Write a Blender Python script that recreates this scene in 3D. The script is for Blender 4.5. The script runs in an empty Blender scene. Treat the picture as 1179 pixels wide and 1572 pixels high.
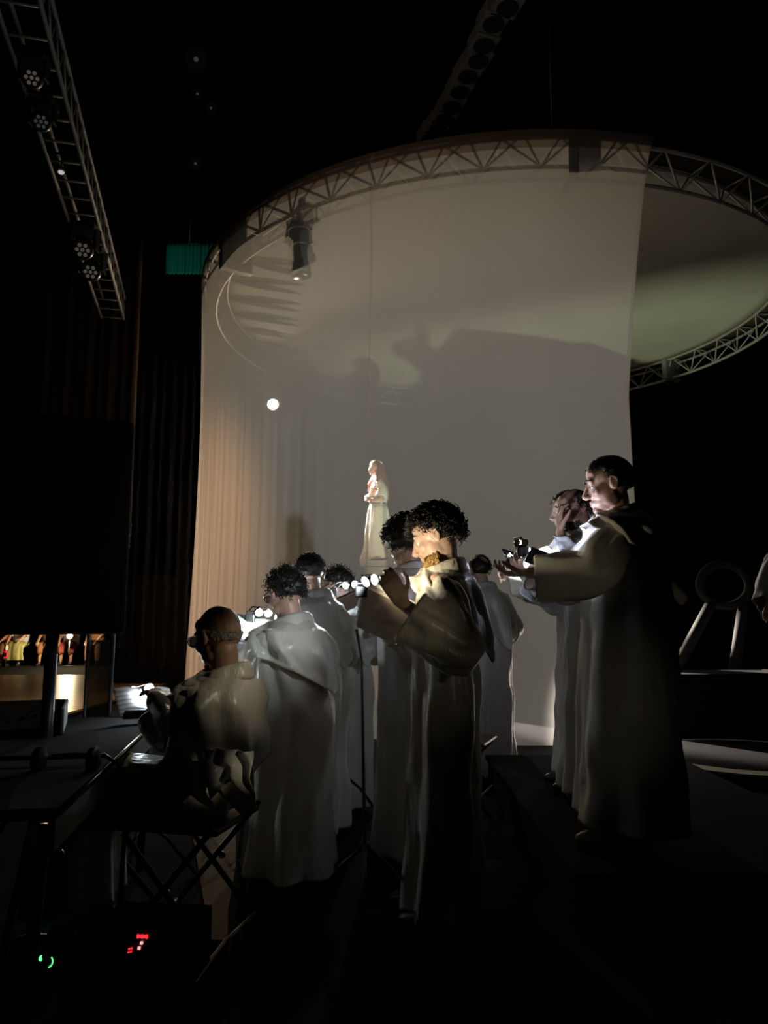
import bpy, bmesh, math, random
from mathutils import Vector, Matrix, noise, Euler

random.seed(7)
S = bpy.context.scene
COL = S.collection
V = Vector
R = math.radians

# ------------------------------------------------------------------ camera
FPX, CX, CY = 1180.0, 589.5, 786.0
TH = math.atan(164 / FPX)
HC = 1.25
cam = bpy.data.cameras.new('camera')
cam.sensor_fit = 'AUTO'; cam.sensor_width = 36
cam.lens = FPX / 1572 * 36
cam.clip_start = 0.05
camo = bpy.data.objects.new('camera', cam); COL.objects.link(camo)
camo.location = (0, 0, HC); camo.rotation_euler = (math.pi / 2 + TH, 0, 0)
S.camera = camo

# ------------------------------------------------------------------ world / exposure
w = bpy.data.worlds.new('world'); S.world = w; w.use_nodes = True
w.node_tree.nodes['Background'].inputs[0].default_value = (0.75, 0.85, 1.0, 1)
w.node_tree.nodes['Background'].inputs[1].default_value = 0.0007
S.view_settings.view_transform = 'Standard'
S.view_settings.look = 'None'
S.view_settings.gamma = 1
S.view_settings.exposure = 0.0
S.view_settings.use_curve_mapping = False

# light levels used by the lamp builders below
E_CLIP = 2.6          # one LED head of a clip lamp (W)
E_BACK = 900.0        # warm lamp hanging from the far left of the ring
E_CANOPY = 70.0       # added second spot at the warm lamp, brightens the canopy
E_SINGER = 95000.0      # profile spot on the singer
E_AMBER = 950.0       # added unseen amber flood left of the scrim
E_UP = 1200.0          # added unseen uplight on the canopy
E_HALL = 160.0         # work lamp among the audience
E_WASH = 1100.0        # added cool wash inside the ring
E_SIDE = 6.0         # added warm fill from out of frame at left
E_HOOD = 5.0          # added warm fill on the seated man's hood
E_NEAR = 40.0         # added narrow fills from beside the camera
E_TRUSS = 60.0         # added warm fill on the near side of the round truss
E_CHAIN = 12.0        # added dim fill on the lamp chain
E_RIM = 4.0           # added small spots on the round dais


def at(px, py, Y):
    """world point seen at pixel (px, py) of the 1179x1572 frame on the plane y = Y"""
    x = (px - CX) / FPX; y = -(py - CY) / FPX
    d = V((x, math.cos(TH) - y * math.sin(TH), math.sin(TH) + y * math.cos(TH)))
    return V((0, 0, HC)) + d * (Y / d.y)


def at_z(px, py, z):
    x = (px - CX) / FPX; y = -(py - CY) / FPX
    d = V((x, math.cos(TH) - y * math.sin(TH), math.sin(TH) + y * math.cos(TH)))
    return V((0, 0, HC)) + d * ((z - HC) / d.z)


# ------------------------------------------------------------------ materials
def mat(name, color, rough=0.6, metal=0.0, spec=0.5, var=0.12, nscale=18.0, bump=0.0, bscale=60.0, sheen=0.0,
        stretch=(1, 1, 1), bdist=0.01, detail=3.0):
    m = bpy.data.materials.new(name); m.use_nodes = True
    nt = m.node_tree; b = nt.nodes['Principled BSDF']
    b.inputs['Roughness'].default_value = rough
    b.inputs['Metallic'].default_value = metal
    b.inputs['Specular IOR Level'].default_value = spec
    if sheen:
        b.inputs['Sheen Weight'].default_value = sheen
    tc = nt.nodes.new('ShaderNodeTexCoord')
    mp = nt.nodes.new('ShaderNodeMapping'); mp.inputs['Scale'].default_value = stretch
    nt.links.new(tc.outputs['Object'], mp.inputs[0])
    n = nt.nodes.new('ShaderNodeTexNoise'); n.inputs['Scale'].default_value = nscale; n.inputs['Detail'].default_value = detail
    nt.links.new(mp.outputs[0], n.inputs['Vector'])
    r = nt.nodes.new('ShaderNodeValToRGB')
    c0 = [max(0, c * (1 - var)) for c in color]; c1 = [min(1, c * (1 + var)) for c in color]
    r.color_ramp.elements[0].color = (*c0, 1); r.color_ramp.elements[1].color = (*c1, 1)
    r.color_ramp.elements[0].position = 0.3; r.color_ramp.elements[1].position = 0.7
    nt.links.new(n.outputs['Fac'], r.inputs[0]); nt.links.new(r.outputs[0], b.inputs['Base Color'])
    if bump:
        n2 = nt.nodes.new('ShaderNodeTexNoise'); n2.inputs['Scale'].default_value = bscale; n2.inputs['Detail'].default_value = 3
        nt.links.new(mp.outputs[0], n2.inputs['Vector'])
        bp = nt.nodes.new('ShaderNodeBump'); bp.inputs['Strength'].default_value = bump; bp.inputs['Distance'].default_value = bdist
        nt.links.new(n2.outputs['Fac'], bp.inputs['Height']); nt.links.new(bp.outputs[0], b.inputs['Normal'])
    return m


def emit(name, color, strength):
    m = bpy.data.materials.new(name); m.use_nodes = True
    nt = m.node_tree; nt.nodes.remove(nt.nodes['Principled BSDF'])
    e = nt.nodes.new('ShaderNodeEmission'); e.inputs[0].default_value = (*color, 1); e.inputs[1].default_value = strength
    nt.links.new(e.outputs[0], nt.nodes['Material Output'].inputs[0])
    return m


def scrim_mat(name, color, opaque, scale=900.0):
    m = bpy.data.materials.new(name); m.use_nodes = True
    nt = m.node_tree; nt.nodes.remove(nt.nodes['Principled BSDF'])
    df = nt.nodes.new('ShaderNodeBsdfDiffuse'); tl = nt.nodes.new('ShaderNodeBsdfTranslucent'); tr = nt.nodes.new('ShaderNodeBsdfTransparent')
    tc = nt.nodes.new('ShaderNodeTexCoord'); n = nt.nodes.new('ShaderNodeTexNoise')
    n.inputs['Scale'].default_value = 1.3; n.inputs['Detail'].default_value = 5
    nt.links.new(tc.outputs['Object'], n.inputs['Vector'])
    r = nt.nodes.new('ShaderNodeValToRGB')
    r.color_ramp.elements[0].color = (*[c * 0.93 for c in color], 1); r.color_ramp.elements[1].color = (*[min(1, c * 1.05) for c in color], 1)
    nt.links.new(n.outputs['Fac'], r.inputs[0])
    nt.links.new(r.outputs[0], df.inputs[0]); nt.links.new(r.outputs[0], tl.inputs[0])
    m1 = nt.nodes.new('ShaderNodeMixShader'); m1.inputs[0].default_value = 0.5
    nt.links.new(df.outputs[0], m1.inputs[1]); nt.links.new(tl.outputs[0], m1.inputs[2])
    m2 = nt.nodes.new('ShaderNodeMixShader'); m2.inputs[0].default_value = opaque
    nt.links.new(tr.outputs[0], m2.inputs[1]); nt.links.new(m1.outputs[0], m2.inputs[2])
    nt.links.new(m2.outputs[0], nt.nodes['Material Output'].inputs[0])
    return m


def sheet_mat(name):
    """white music paper: rows of thin printed staves and grey blots of notes"""
    m = bpy.data.materials.new(name); m.use_nodes = True
    nt = m.node_tree; b = nt.nodes['Principled BSDF']; b.inputs['Roughness'].default_value = 0.7
    tc = nt.nodes.new('ShaderNodeTexCoord'); sp = nt.nodes.new('ShaderNodeSeparateXYZ')
    nt.links.new(tc.outputs['Object'], sp.inputs[0])
    mul = nt.nodes.new('ShaderNodeMath'); mul.operation = 'MULTIPLY'; mul.inputs[1].default_value = 32.0
    nt.links.new(sp.outputs['Y'], mul.inputs[0])
    fr = nt.nodes.new('ShaderNodeMath'); fr.operation = 'FRACT'; nt.links.new(mul.outputs[0], fr.inputs[0])
    lt = nt.nodes.new('ShaderNodeMath'); lt.operation = 'LESS_THAN'; lt.inputs[1].default_value = 0.4
    nt.links.new(fr.outputs[0], lt.inputs[0])
    n = nt.nodes.new('ShaderNodeTexNoise'); n.inputs['Scale'].default_value = 120
    nt.links.new(tc.outputs['Object'], n.inputs['Vector'])
    ml = nt.nodes.new('ShaderNodeMath'); ml.operation = 'MULTIPLY'
    nt.links.new(lt.outputs[0], ml.inputs[0]); nt.links.new(n.outputs['Fac'], ml.inputs[1])
    mx = nt.nodes.new('ShaderNodeMix'); mx.data_type = 'RGBA'
    mx.inputs['A'].default_value = (0.82, 0.82, 0.8, 1); mx.inputs['B'].default_value = (0.12, 0.12, 0.13, 1)
    nt.links.new(ml.outputs[0], mx.inputs['Factor']); nt.links.new(mx.outputs['Result'], b.inputs['Base Color'])
    return m


M = {}
M['black'] = mat('black_stage_paint', (0.005, 0.005, 0.005), 0.95, spec=0.04)
M['floor'] = mat('black_stage_floor', (0.008, 0.008, 0.008), 0.95, spec=0.04, bump=0.1)
M['wall'] = mat('black_masking', (0.006, 0.006, 0.006), 0.95, spec=0.1)
M['brown_drape'] = mat('dark_brown_drape', (0.10, 0.065, 0.04), 0.95, spec=0.1)
M['black_drape'] = mat('black_velour', (0.006, 0.006, 0.006), 0.95, spec=0.1)
M['deck'] = mat('varnished_oak_deck', (0.36, 0.22, 0.085), 0.30, nscale=6, var=0.25, stretch=(0.3, 6, 1), bump=0.25, bscale=9, bdist=0.004)
M['alu'] = mat('truss_aluminium', (0.36, 0.35, 0.33), 0.6, metal=0.2, bump=0.05)
M['black_metal'] = mat('black_powder_coat', (0.02, 0.02, 0.02), 0.35, bump=0.05)
M['grey_metal'] = mat('grey_painted_metal', (0.2, 0.2, 0.195), 0.4, bump=0.05)
M['chrome'] = mat('chrome_screw', (0.8, 0.8, 0.78), 0.18, metal=1)
M['satin'] = mat('cream_satin', (0.66, 0.62, 0.53), 0.33, spec=0.55, var=0.04, nscale=5, bump=0.5, bscale=11, stretch=(1.3, 1.3, 0.42), bdist=0.03, sheen=0.15)
M['satin_pale'] = mat('pale_grey_satin', (0.62, 0.62, 0.6), 0.33, spec=0.55, var=0.04, nscale=5, bump=0.5, bscale=11, stretch=(1.3, 1.3, 0.42), bdist=0.03, sheen=0.15)
M['linen'] = mat('pale_linen', (0.62, 0.6, 0.55), 0.75, var=0.05, bump=0.3, bscale=16, stretch=(1, 1, 0.4), bdist=0.015)
M['skin'] = mat('skin_light', (0.56, 0.34, 0.25), 0.45, var=0.06, nscale=12, bump=0.12, bscale=90, bdist=0.003)
M['skin_pale'] = mat('skin_pale', (0.62, 0.42, 0.34), 0.42, var=0.06, nscale=12, bump=0.12, bscale=90, bdist=0.003)
M['skin_tan'] = mat('skin_tan', (0.42, 0.24, 0.16), 0.45, var=0.06, nscale=12, bump=0.12, bscale=90, bdist=0.003)
M['hair_black'] = mat('hair_black', (0.014, 0.011, 0.009), 0.42, bump=0.5, bscale=120, bdist=0.004)
M['hair_brown'] = mat('hair_dark_brown', (0.05, 0.032, 0.02), 0.45, bump=0.5, bscale=120, bdist=0.004)
M['hair_grey'] = mat('hair_white_grey', (0.36, 0.32, 0.28), 0.5, bump=0.5, bscale=150, bdist=0.004)
M['hair_red'] = mat('hair_auburn', (0.17, 0.05, 0.018), 0.4, bump=0.5, bscale=120, bdist=0.004)
M['beard_blond'] = mat('beard_blond', (0.42, 0.26, 0.09), 0.5, bump=0.5, bscale=150, bdist=0.004)
M['eye'] = mat('eye_white', (0.75, 0.74, 0.72), 0.15)
M['iris'] = mat('iris_dark', (0.05, 0.035, 0.02), 0.1)
M['lens'] = mat('spectacle_lens', (0.3, 0.33, 0.36), 0.06, spec=0.8)
M['card'] = mat('tan_card_folder', (0.52, 0.42, 0.34), 0.75, var=0.06)
M['card_pale'] = mat('pale_lilac_card', (0.6, 0.6, 0.72), 0.7, var=0.04)
M['card_dark'] = mat('black_card', (0.02, 0.02, 0.022), 0.5)
M['paper'] = mat('plain_white_paper', (0.8, 0.8, 0.78), 0.7, var=0.03)
M['sheet'] = sheet_mat('printed_music_paper')
M['leather'] = mat('beige_shoe_leather', (0.4, 0.34, 0.26), 0.5)
M['shoe_dark'] = mat('black_shoe_leather', (0.02, 0.018, 0.016), 0.4)
M['cream_dress'] = mat('cream_dress_cloth', (0.88, 0.86, 0.80), 0.6, var=0.05, bump=0.2, bscale=15, stretch=(1, 1, 0.3), bdist=0.02)
M['brown_cloth'] = mat('brown_cloth', (0.2, 0.09, 0.04), 0.8)
M['green_cloth'] = mat('yellow_green_cloth', (0.42, 0.42, 0.16), 0.8)
M['grey_cloth'] = mat('light_grey_cloth', (0.5, 0.5, 0.52), 0.8)
M['red_cloth'] = mat('dark_red_cloth', (0.3, 0.05, 0.04), 0.8)
M['canopy'] = mat('grey_canopy_cloth', (0.46, 0.46, 0.40), 0.9, spec=0.1, var=0.04, nscale=2)
M['shadow_strip'] = mat('dark_shadow_strip', (0.035, 0.032, 0.028), 0.9, spec=0.1)  # dark colour that paints the canopy's shadow stripes
M['scrim'] = scrim_mat('sheer_scrim', (0.80, 0.78, 0.74), 0.52)
M['board'] = mat('dark_brown_cover_board', (0.05, 0.04, 0.032), 0.8, spec=0.2)
M['seam'] = scrim_mat('scrim_double_hem', (0.60, 0.56, 0.50), 0.5)
M['hem'] = scrim_mat('brown_webbing_hem', (0.26, 0.20, 0.15), 0.8)
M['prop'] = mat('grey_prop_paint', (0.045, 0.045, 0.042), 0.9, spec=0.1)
M['teal'] = mat('teal_corrugated_drape', (0.02, 0.22, 0.18), 0.7)
M['dais'] = mat('pale_dais_top', (0.42, 0.38, 0.3), 0.5, nscale=4, var=0.25, stretch=(1, 6, 1))
M['plinth'] = mat('grey_plinth_paint', (0.4, 0.38, 0.35), 0.8)
M['carpet'] = mat('brown_floor_cloth', (0.20, 0.15, 0.10), 0.95, spec=0.1, bump=0.3, bscale=80)
M['smoke'] = scrim_mat('smoked_screen', (0.02, 0.015, 0.01), 0.72)
M['led_white'] = emit('led_white', (0.86, 0.95, 1.0), 28)
M['led_dim'] = emit('led_number_white', (0.9, 0.95, 1.0), 2.2)
M['lamp_warm'] = emit('lamp_warm', (1.0, 0.86, 0.58), 60)
M['lamp_amber'] = emit('lamp_amber', (1.0, 0.62, 0.28), 1.2)
M['lamp_hall'] = emit('lamp_hall', (1.0, 0.80, 0.45), 40)
M['lens_glint'] = emit('glint_lens', (1.0, 0.85, 0.7), 0.06)  # faint emission standing in for glints on unlit lenses
M['lens_faint'] = emit('glint_lens_faint', (0.8, 1.0, 0.9), 0.035)  # weaker emission painting the fainter lens glints
M['lens_white'] = emit('standby_lens_white', (1.0, 1.0, 1.0), 0.45)
M['led_green'] = emit('led_green', (0.10, 1.0, 0.28), 1.6)
M['led_red'] = emit('led_red', (1.0, 0.03, 0.05), 1.3)
M['led_pink'] = emit('led_hot_red', (1.0, 0.25, 0.25), 2.2)


# ------------------------------------------------------------------ mesh helpers
class MB:
    def __init__(self):
        self.v = []; self.f = []; self.mi = []

    def add(self, vs, fs, mi=0):
        o = len(self.v)
        self.v += [tuple(p) for p in vs]
        for f in fs:
            self.f.append(tuple(i + o for i in f)); self.mi.append(mi)
        return self

    def tube(self, pts, rad, n=8, mi=0, cap=True):
        pts = [V(p) for p in pts]
        if not isinstance(rad, (list, tuple)):
            rad = [rad] * len(pts)
        t0 = (pts[1] - pts[0]).normalized()
        ref = V((0, 0, 1)) if abs(t0.z) < 0.9 else V((1, 0, 0))
        u = t0.cross(ref).normalized()
        vs = []
        for i, p in enumerate(pts):
            a = pts[max(i - 1, 0)]; b = pts[min(i + 1, len(pts) - 1)]
            t = (b - a).normalized()
            u = (u - t * u.dot(t)).normalized(); q = t.cross(u)
            for k in range(n):
                an = 2 * math.pi * k / n
                vs.append(p + (u * math.cos(an) + q * math.sin(an)) * rad[i])
        fs = []
        for i in range(len(pts) - 1):
            for k in range(n):
                k2 = (k + 1) % n
                fs.append((i * n + k, i * n + k2, (i + 1) * n + k2, (i + 1) * n + k))
        if cap:
            fs.append(tuple(range(n))[::-1]); fs.append(tuple((len(pts) - 1) * n + k for k in range(n)))
        return self.add(vs, fs, mi)

    def chain(self, pts, rad, n=12):
        """tube with rounded ends, used for limbs before the voxel union"""
        self.tube(pts, rad, n)
        for p, r in zip(pts, rad):
            self.ell(p, (r, r, r), seg=n, rings=8)
        return self

    def ell(self, c, r, rot=None, seg=16, rings=10, mi=0):
        c = V(c); vs = []
        for i in range(rings + 1):
            ph = math.pi * i / rings
            for k in range(seg):
                an = 2 * math.pi * k / seg
                p = V((r[0] * math.sin(ph) * math.cos(an), r[1] * math.sin(ph) * math.sin(an), r[2] * math.cos(ph)))
                if i in (0, rings):
                    p = V((0, 0, r[2] * math.cos(ph)))
                if rot: p = rot @ p
                vs.append(c + p)
        # weld poles: keep single pole vertices
        top, bot = vs[0], vs[-1]
        body = vs[seg:-seg]
        vv = [top] + body + [bot]; fs = []
        m = rings - 1
        for k in range(seg):
            k2 = (k + 1) % seg
            fs.append((0, 1 + k, 1 + k2))
            for i in range(m - 1):
                a = 1 + i * seg
                fs.append((a + k, a + seg + k, a + seg + k2, a + k2))
            fs.append((1 + (m - 1) * seg + k, len(vv) - 1, 1 + (m - 1) * seg + k2))
        return self.add(vv, fs, mi)

    def box(self, c, s, rot=None, mi=0, bev=0.0):
        c = V(c); hx, hy, hz = s[0] / 2, s[1] / 2, s[2] / 2
        if bev <= 0:
            vs = [V((x, y, z)) for x in (-hx, hx) for y in (-hy, hy) for z in (-hz, hz)]
            fs = [(0, 1, 3, 2), (4, 6, 7, 5), (0, 4, 5, 1), (2, 3, 7, 6), (0, 2, 6, 4), (1, 5, 7, 3)]
        else:
            bm = bmesh.new(); bmesh.ops.create_cube(bm, size=1)
            for v in bm.verts: v.co = V((v.co.x * s[0], v.co.y * s[1], v.co.z * s[2]))
            bmesh.ops.bevel(bm, geom=bm.edges[:], offset=bev, segments=2, affect='EDGES', profile=0.5)
            bm.verts.index_update()
            vs = [v.co.copy() for v in bm.verts]; fs = [tuple(v.index for v in f.verts) for f in bm.faces]
            bm.free()
        if rot: vs = [rot @ p for p in vs]
        return self.add([c + p for p in vs], fs, mi)

    def lathe(self, prof, c=(0, 0, 0), rot=None, n=24, mi=0):
        c = V(c); vs = []
        for (r, z) in prof:
            for k in range(n):
                an = 2 * math.pi * k / n
                p = V((r * math.cos(an), r * math.sin(an), z))
                if rot: p = rot @ p
                vs.append(c + p)
        fs = []
        for i in range(len(prof) - 1):
            for k in range(n):
                k2 = (k + 1) % n
                fs.append((i * n + k, i * n + k2, (i + 1) * n + k2, (i + 1) * n + k))
        fs.append(tuple(range(n))[::-1]); fs.append(tuple((len(prof) - 1) * n + k for k in range(n)))
        return self.add(vs, fs, mi)

    def grid(self, nu, nv, fn, mi=0, close=False):
        vs = [fn(i / (nu if close else nu - 1), j / (nv - 1)) for j in range(nv) for i in range(nu)]
        fs = []
        for j in range(nv - 1):
            for i in range(nu if close else nu - 1):
                i2 = (i + 1) % nu
                fs.append((j * nu + i, j * nu + i2, (j + 1) * nu + i2, (j + 1) * nu + i))
        return self.add(vs, fs, mi)

    def poly(self, pts, th, nrm, mi=0):
        """flat polygon with a real thickness"""
        n = len(pts); nrm = V(nrm).normalized() * th
        vs = [V(p) for p in pts] + [V(p) + nrm for p in pts]
        fs = [tuple(range(n))[::-1], tuple(range(n, 2 * n))] + [(i, (i + 1) % n, n + (i + 1) % n, n + i) for i in range(n)]
        return self.add(vs, fs, mi)

    def mesh(self, name, mats, smooth=True):
        me = bpy.data.meshes.new(name)
        me.from_pydata(self.v, [], self.f)
        if not isinstance(mats, (list, tuple)): mats = [mats]
        for m in mats: me.materials.append(m)
        for p, i in zip(me.polygons, self.mi):
            p.material_index = i; p.use_smooth = smooth
        me.update()
        return me

    def build(self, name, mats, parent=None, smooth=True, solid=0.0, edge=None, loc=None):
        o = bpy.data.objects.new(name, self.mesh(name, mats, smooth)); COL.objects.link(o)
        if parent is not None: o.parent = parent
        if loc is not None: o.location = loc
        if solid:
            md = o.modifiers.new('solid', 'SOLIDIFY'); md.thickness = solid; md.offset = 0
        if smooth and edge:
            for p in o.data.polygons: p.use_smooth = True
            bm = bmesh.new(); bm.from_mesh(o.data)
            for e in bm.edges:
                e.smooth = not (len(e.link_faces) == 2 and e.calc_face_angle(0) > R(edge))
            bm.to_mesh(o.data); bm.free()
        return o


def tag(o, label, cat, group=None):
    o['label'] = label; o['category'] = cat
    if group: o['group'] = group
    return o


def thing(name, label, cat, loc=(0, 0, 0), rz=0.0, group=None):
    o = bpy.data.objects.new(name, None); COL.objects.link(o)
    o.location = loc; o.rotation_euler = (0, 0, rz); o.empty_display_size = 0.1
    return tag(o, label, cat, group)


def struct(o):
    o['kind'] = 'structure'; return o


def light(name, kind, loc, energy, color, parent=None, target=None, size=0.02, spot=None, blend=0.3):
    l = bpy.data.lights.new(name, kind); l.energy = energy; l.color = color
    if kind in ('POINT', 'SPOT'): l.shadow_soft_size = size
    if kind == 'AREA': l.size = size
    if kind == 'SPOT': l.spot_size = R(spot); l.spot_blend = blend
    o = bpy.data.objects.new(name, l); COL.objects.link(o)
    if parent is not None: o.parent = parent
    o.location = loc
    if target is not None:
        o.rotation_euler = (V(target) - V(loc)).to_track_quat('-Z', 'Y').to_euler()
    return o


def rot_to(d, up=(0, 0, 1)):
    """matrix whose local z points along d"""
    return V(d).to_track_quat('Z', 'Y').to_matrix()


def lerp_table(tab, x):
    """tab rows sorted by first column; linear interpolation of the rest"""
    if x <= tab[0][0]: return tab[0][1:]
    for a, b in zip(tab, tab[1:]):
        if x <= b[0]:
            t = (x - a[0]) / (b[0] - a[0]); t = t * t * (3 - 2 * t) * 0.4 + t * 0.6
            return tuple(p + (q - p) * t for p, q in zip(a[1:], b[1:]))
    return tab[-1][1:]


# ------------------------------------------------------------------ the setting
struct(MB().box((0, 12, -0.05), (44, 44, 0.1)).build('floor', M['floor'], smooth=False))
struct(MB().box((0, 34.1, 6), (44, 0.2, 12.4)).build('wall_back', M['wall'], smooth=False))
struct(MB().box((-14.1, 12, 6), (0.2, 44, 12.4)).build('wall_left', M['wall'], smooth=False))
struct(MB().box((14.1, 12, 6), (0.2, 44, 12.4)).build('wall_right', M['wall'], smooth=False))
struct(MB().box((0, 12, 12.25), (44, 44, 0.1)).build('ceiling', M['wall'], smooth=False))

# oak stage deck far left: separate planks, seen through the gaps under the speaker
deck = struct(MB().box((-6.6, 13.2, 0.02), (5.2, 7.4, 0.04)).build('stage_deck', M['black'], smooth=False))
pl = MB().box((0, 0, 0), (5.16, 0.236, 0.03), bev=0.004).mesh('plank', M['deck'], smooth=False)
for k in range(30):
    o = bpy.data.objects.new('plank', pl); COL.objects.link(o); o.parent = deck
    o.location = (-6.6, 9.65 + k * 0.24, 0.052 + 0.0008 * ((k * 7) % 3))

# low black riser under the three singers on the right
riser = thing('riser', 'low black riser carrying the three robed singers at right', 'riser', (1.45, 4.55, 0))
MB().box((0, 0, 0.235), (1.4, 2.7, 0.03), bev=0.006).build('deck_board', M['black'], riser, smooth=False)
for sx in (-0.67, 0.67):
    MB().box((sx, 0, 0.11), (0.03, 2.6, 0.22)).build('side_panel', M['black'], riser, smooth=False)
for sy in (-1.3, 1.3):
    MB().box((0, sy, 0.11), (1.3, 0.03, 0.22)).build('end_panel', M['black'], riser, smooth=False)

# ------------------------------------------------------------------ ring, canopy and scrim
RC = V((1.92, 12.83, 0)); RR = 4.99; RZ = 6.55


def ringp(a, r, z):
    return V((RC.x + r * math.cos(R(a)), RC.y + r * math.sin(R(a)), z))


ring = thing('ring_truss', 'large circular aluminium truss hanging above the stage, carrying the scrim', 'truss', (RC.x, RC.y, RZ - 0.4))
NB = 48
CH = ((RR - 0.07, -0.03), (RR - 0.42, -0.03), (RR - 0.25, -0.38))     # radius, dz of the three chords


def rl(a, r, dz):
    return V((r * math.cos(R(a)), r * math.sin(R(a)), 0.4 + dz))


for r, dz in CH:
    vs = []
    m_ = MB(); NS = 144
    m_.grid(NS, 9, lambda u, v: rl(u * 360, r + 0.026 * math.cos(v * 2 * math.pi), dz + 0.026 * math.sin(v * 2 * math.pi)), close=True)
    m_.build('chord', M['alu'], ring)
st = 360 / NB
b1 = MB().tube([rl(0, *CH[0]), rl(st / 2, *CH[2])], 0.013, 6).mesh('brace', M['alu'])
b2 = MB().tube([rl(st, *CH[0]), rl(st / 2, *CH[2])], 0.013, 6).mesh('brace', M['alu'])
b3 = MB().tube([rl(0, *CH[1]), rl(st / 2, *CH[2])], 0.013, 6).mesh('brace', M['alu'])
b4 = MB().tube([rl(st, *CH[1]), rl(st / 2, *CH[2])], 0.013, 6).mesh('brace', M['alu'])
b5 = MB().tube([rl(0, *CH[0]), rl(0, *CH[1])], 0.013, 6).mesh('brace', M['alu'])
for k in range(NB):
    for b in (b1, b2, b3, b4, b5):
        o = bpy.data.objects.new('brace', b); COL.objects.link(o); o.parent = ring
        o.rotation_euler = (0, 0, R(k * st))
MB().grid(144, 2, lambda u, v: rl(u * 360, RR - 0.05 - 0.38 * v, 0.012), close=True).build('top_board', M['board'], ring, solid=0.012)
for a in (-88, -28, 32, 92, 152, 212):                  # coupler blocks where ring segments meet
    c = ringp(a, RR - 0.25, RZ - 0.2) - ring.location
    MB().box(c, (0.11, 0.46, 0.46), Matrix.Rotation(R(a + 90), 3, 'Z'), bev=0.01).build('coupler_block', M['grey_metal'], ring, smooth=False)
# suspension chains
for a in (-90, 30, 150):
    p = ringp(a, RR - 0.25, RZ); q = V((p.x, p.y, 12.1))
    MB().tube([p - ring.location, q - ring.location], 0.012, 6).build('hoist_chain', M['black_metal'], ring)

canopy = thing('canopy', 'pale grey stretched cloth canopy filling the round truss', 'canopy', (RC.x, RC.y, RZ))
mc = MB(); NS = 120
mc.grid(NS, 24, lambda u, v: V((4.60 * (0.0001 + v) * math.cos(u * 2 * math.pi), 4.60 * (0.0001 + v) * math.sin(u * 2 * math.pi), -0.005 + 0.1 * (1 - v * v))), close=True)
mc.build('cloth', M['canopy'], canopy, solid=0.006)
# lens shaped dark strips standing in for shadow stripes on the canopy, left side
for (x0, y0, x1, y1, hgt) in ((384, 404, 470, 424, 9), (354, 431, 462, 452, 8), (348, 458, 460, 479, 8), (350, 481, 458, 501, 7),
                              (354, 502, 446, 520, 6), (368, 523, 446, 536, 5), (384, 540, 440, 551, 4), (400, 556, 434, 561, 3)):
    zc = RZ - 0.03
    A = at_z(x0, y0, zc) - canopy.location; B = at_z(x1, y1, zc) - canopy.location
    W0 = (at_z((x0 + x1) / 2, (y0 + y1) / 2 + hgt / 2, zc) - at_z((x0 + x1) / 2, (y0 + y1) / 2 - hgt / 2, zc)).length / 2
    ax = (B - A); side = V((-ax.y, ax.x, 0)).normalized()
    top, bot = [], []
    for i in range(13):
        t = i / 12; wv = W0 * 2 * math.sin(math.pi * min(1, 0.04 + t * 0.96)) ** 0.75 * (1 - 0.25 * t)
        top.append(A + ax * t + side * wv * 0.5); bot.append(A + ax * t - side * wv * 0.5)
    MB().poly(top + bot[::-1], 0.012, (0, 0, 1)).build('shadow_strip', M['shadow_strip'], canopy, smooth=False)

# the scrim
A0, A1 = -174.0, -77.0


def scrim_pt(u, v, off=0.0):
    """u: 0 left .. 1 right free edge, v: 0 top .. 1 bottom"""
    a1 = A1 - 5.2 * min(1.0, v * 2.2) ** 0.7 + 0.6 * v
    a = A0 + (a1 - A0) * u
    z = RZ + 0.06 - v * (RZ + 0.055)
    r = RR - 0.02 + off
    left = max(0.0, 1 - u * 1.7)
    k = max(0.0, (v - 0.32) / 0.68) ** 1.2
    an = R(a)
    wob = math.sin(a * 2.9 + 0.7 * math.sin(a * 0.9)) * 0.6 + math.sin(a * 1.27 + 2.0) * 0.5 + math.sin(a * 5.3 + v * 1.5) * 0.18
    r += 0.060 * k * left ** 0.6 * wob
    r += 0.012 * math.sin(a * 0.5) * v
    r -= 0.10 * math.sin(math.pi * min(1, v * 1.1)) * 0.5
    return ringp(a, r, z)


scrim = thing('scrim', 'tall sheer white scrim curving down from the round truss behind the choir', 'curtain', (RC.x, RC.y, 0))
off0 = scrim.location
MB().grid(300, 70, lambda u, v: scrim_pt(u, v) - off0).build('cloth', M['scrim'], scrim)
MB().grid(160, 4, lambda u, v: scrim_pt(u, v * 0.030, 0.012) - off0).build('hem', M['hem'], scrim)
MB().grid(3, 60, lambda u, v: scrim_pt(1 - u * 0.006, v, 0.01) - off0).build('edge_hem', M['seam'], scrim)


def uat(px, v):
    lo, hi = 0.1, 1.0
    for _ in range(40):
        mid = (lo + hi) / 2; p = scrim_pt(mid, v)
        d = p.y * math.cos(TH) + (p.z - HC) * math.sin(TH)
        if CX + FPX * p.x / d < px: lo = mid
        else: hi = mid
    return lo


seam_px = ((0.0, 573), (0.2, 571), (0.4, 567), (0.6, 565), (0.8, 562), (1.0, 560))
seam_u = [(v, uat(px, v)) for v, px in seam_px]
MB().grid(3, 60, lambda u, v: scrim_pt(lerp_table(seam_u, v)[0] + (u - 0.5) * 0.0035, v, 0.012) - off0).build('seam', M['seam'], scrim)
MB().grid(300, 2, lambda u, v: scrim_pt(u, 0.0, -0.0) - off0 + V((0, 0, 0.03 - v * 0.05))).build('top_tape', M['carpet'], scrim, solid=0.004)

# ------------------------------------------------------------------ fixtures


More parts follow.
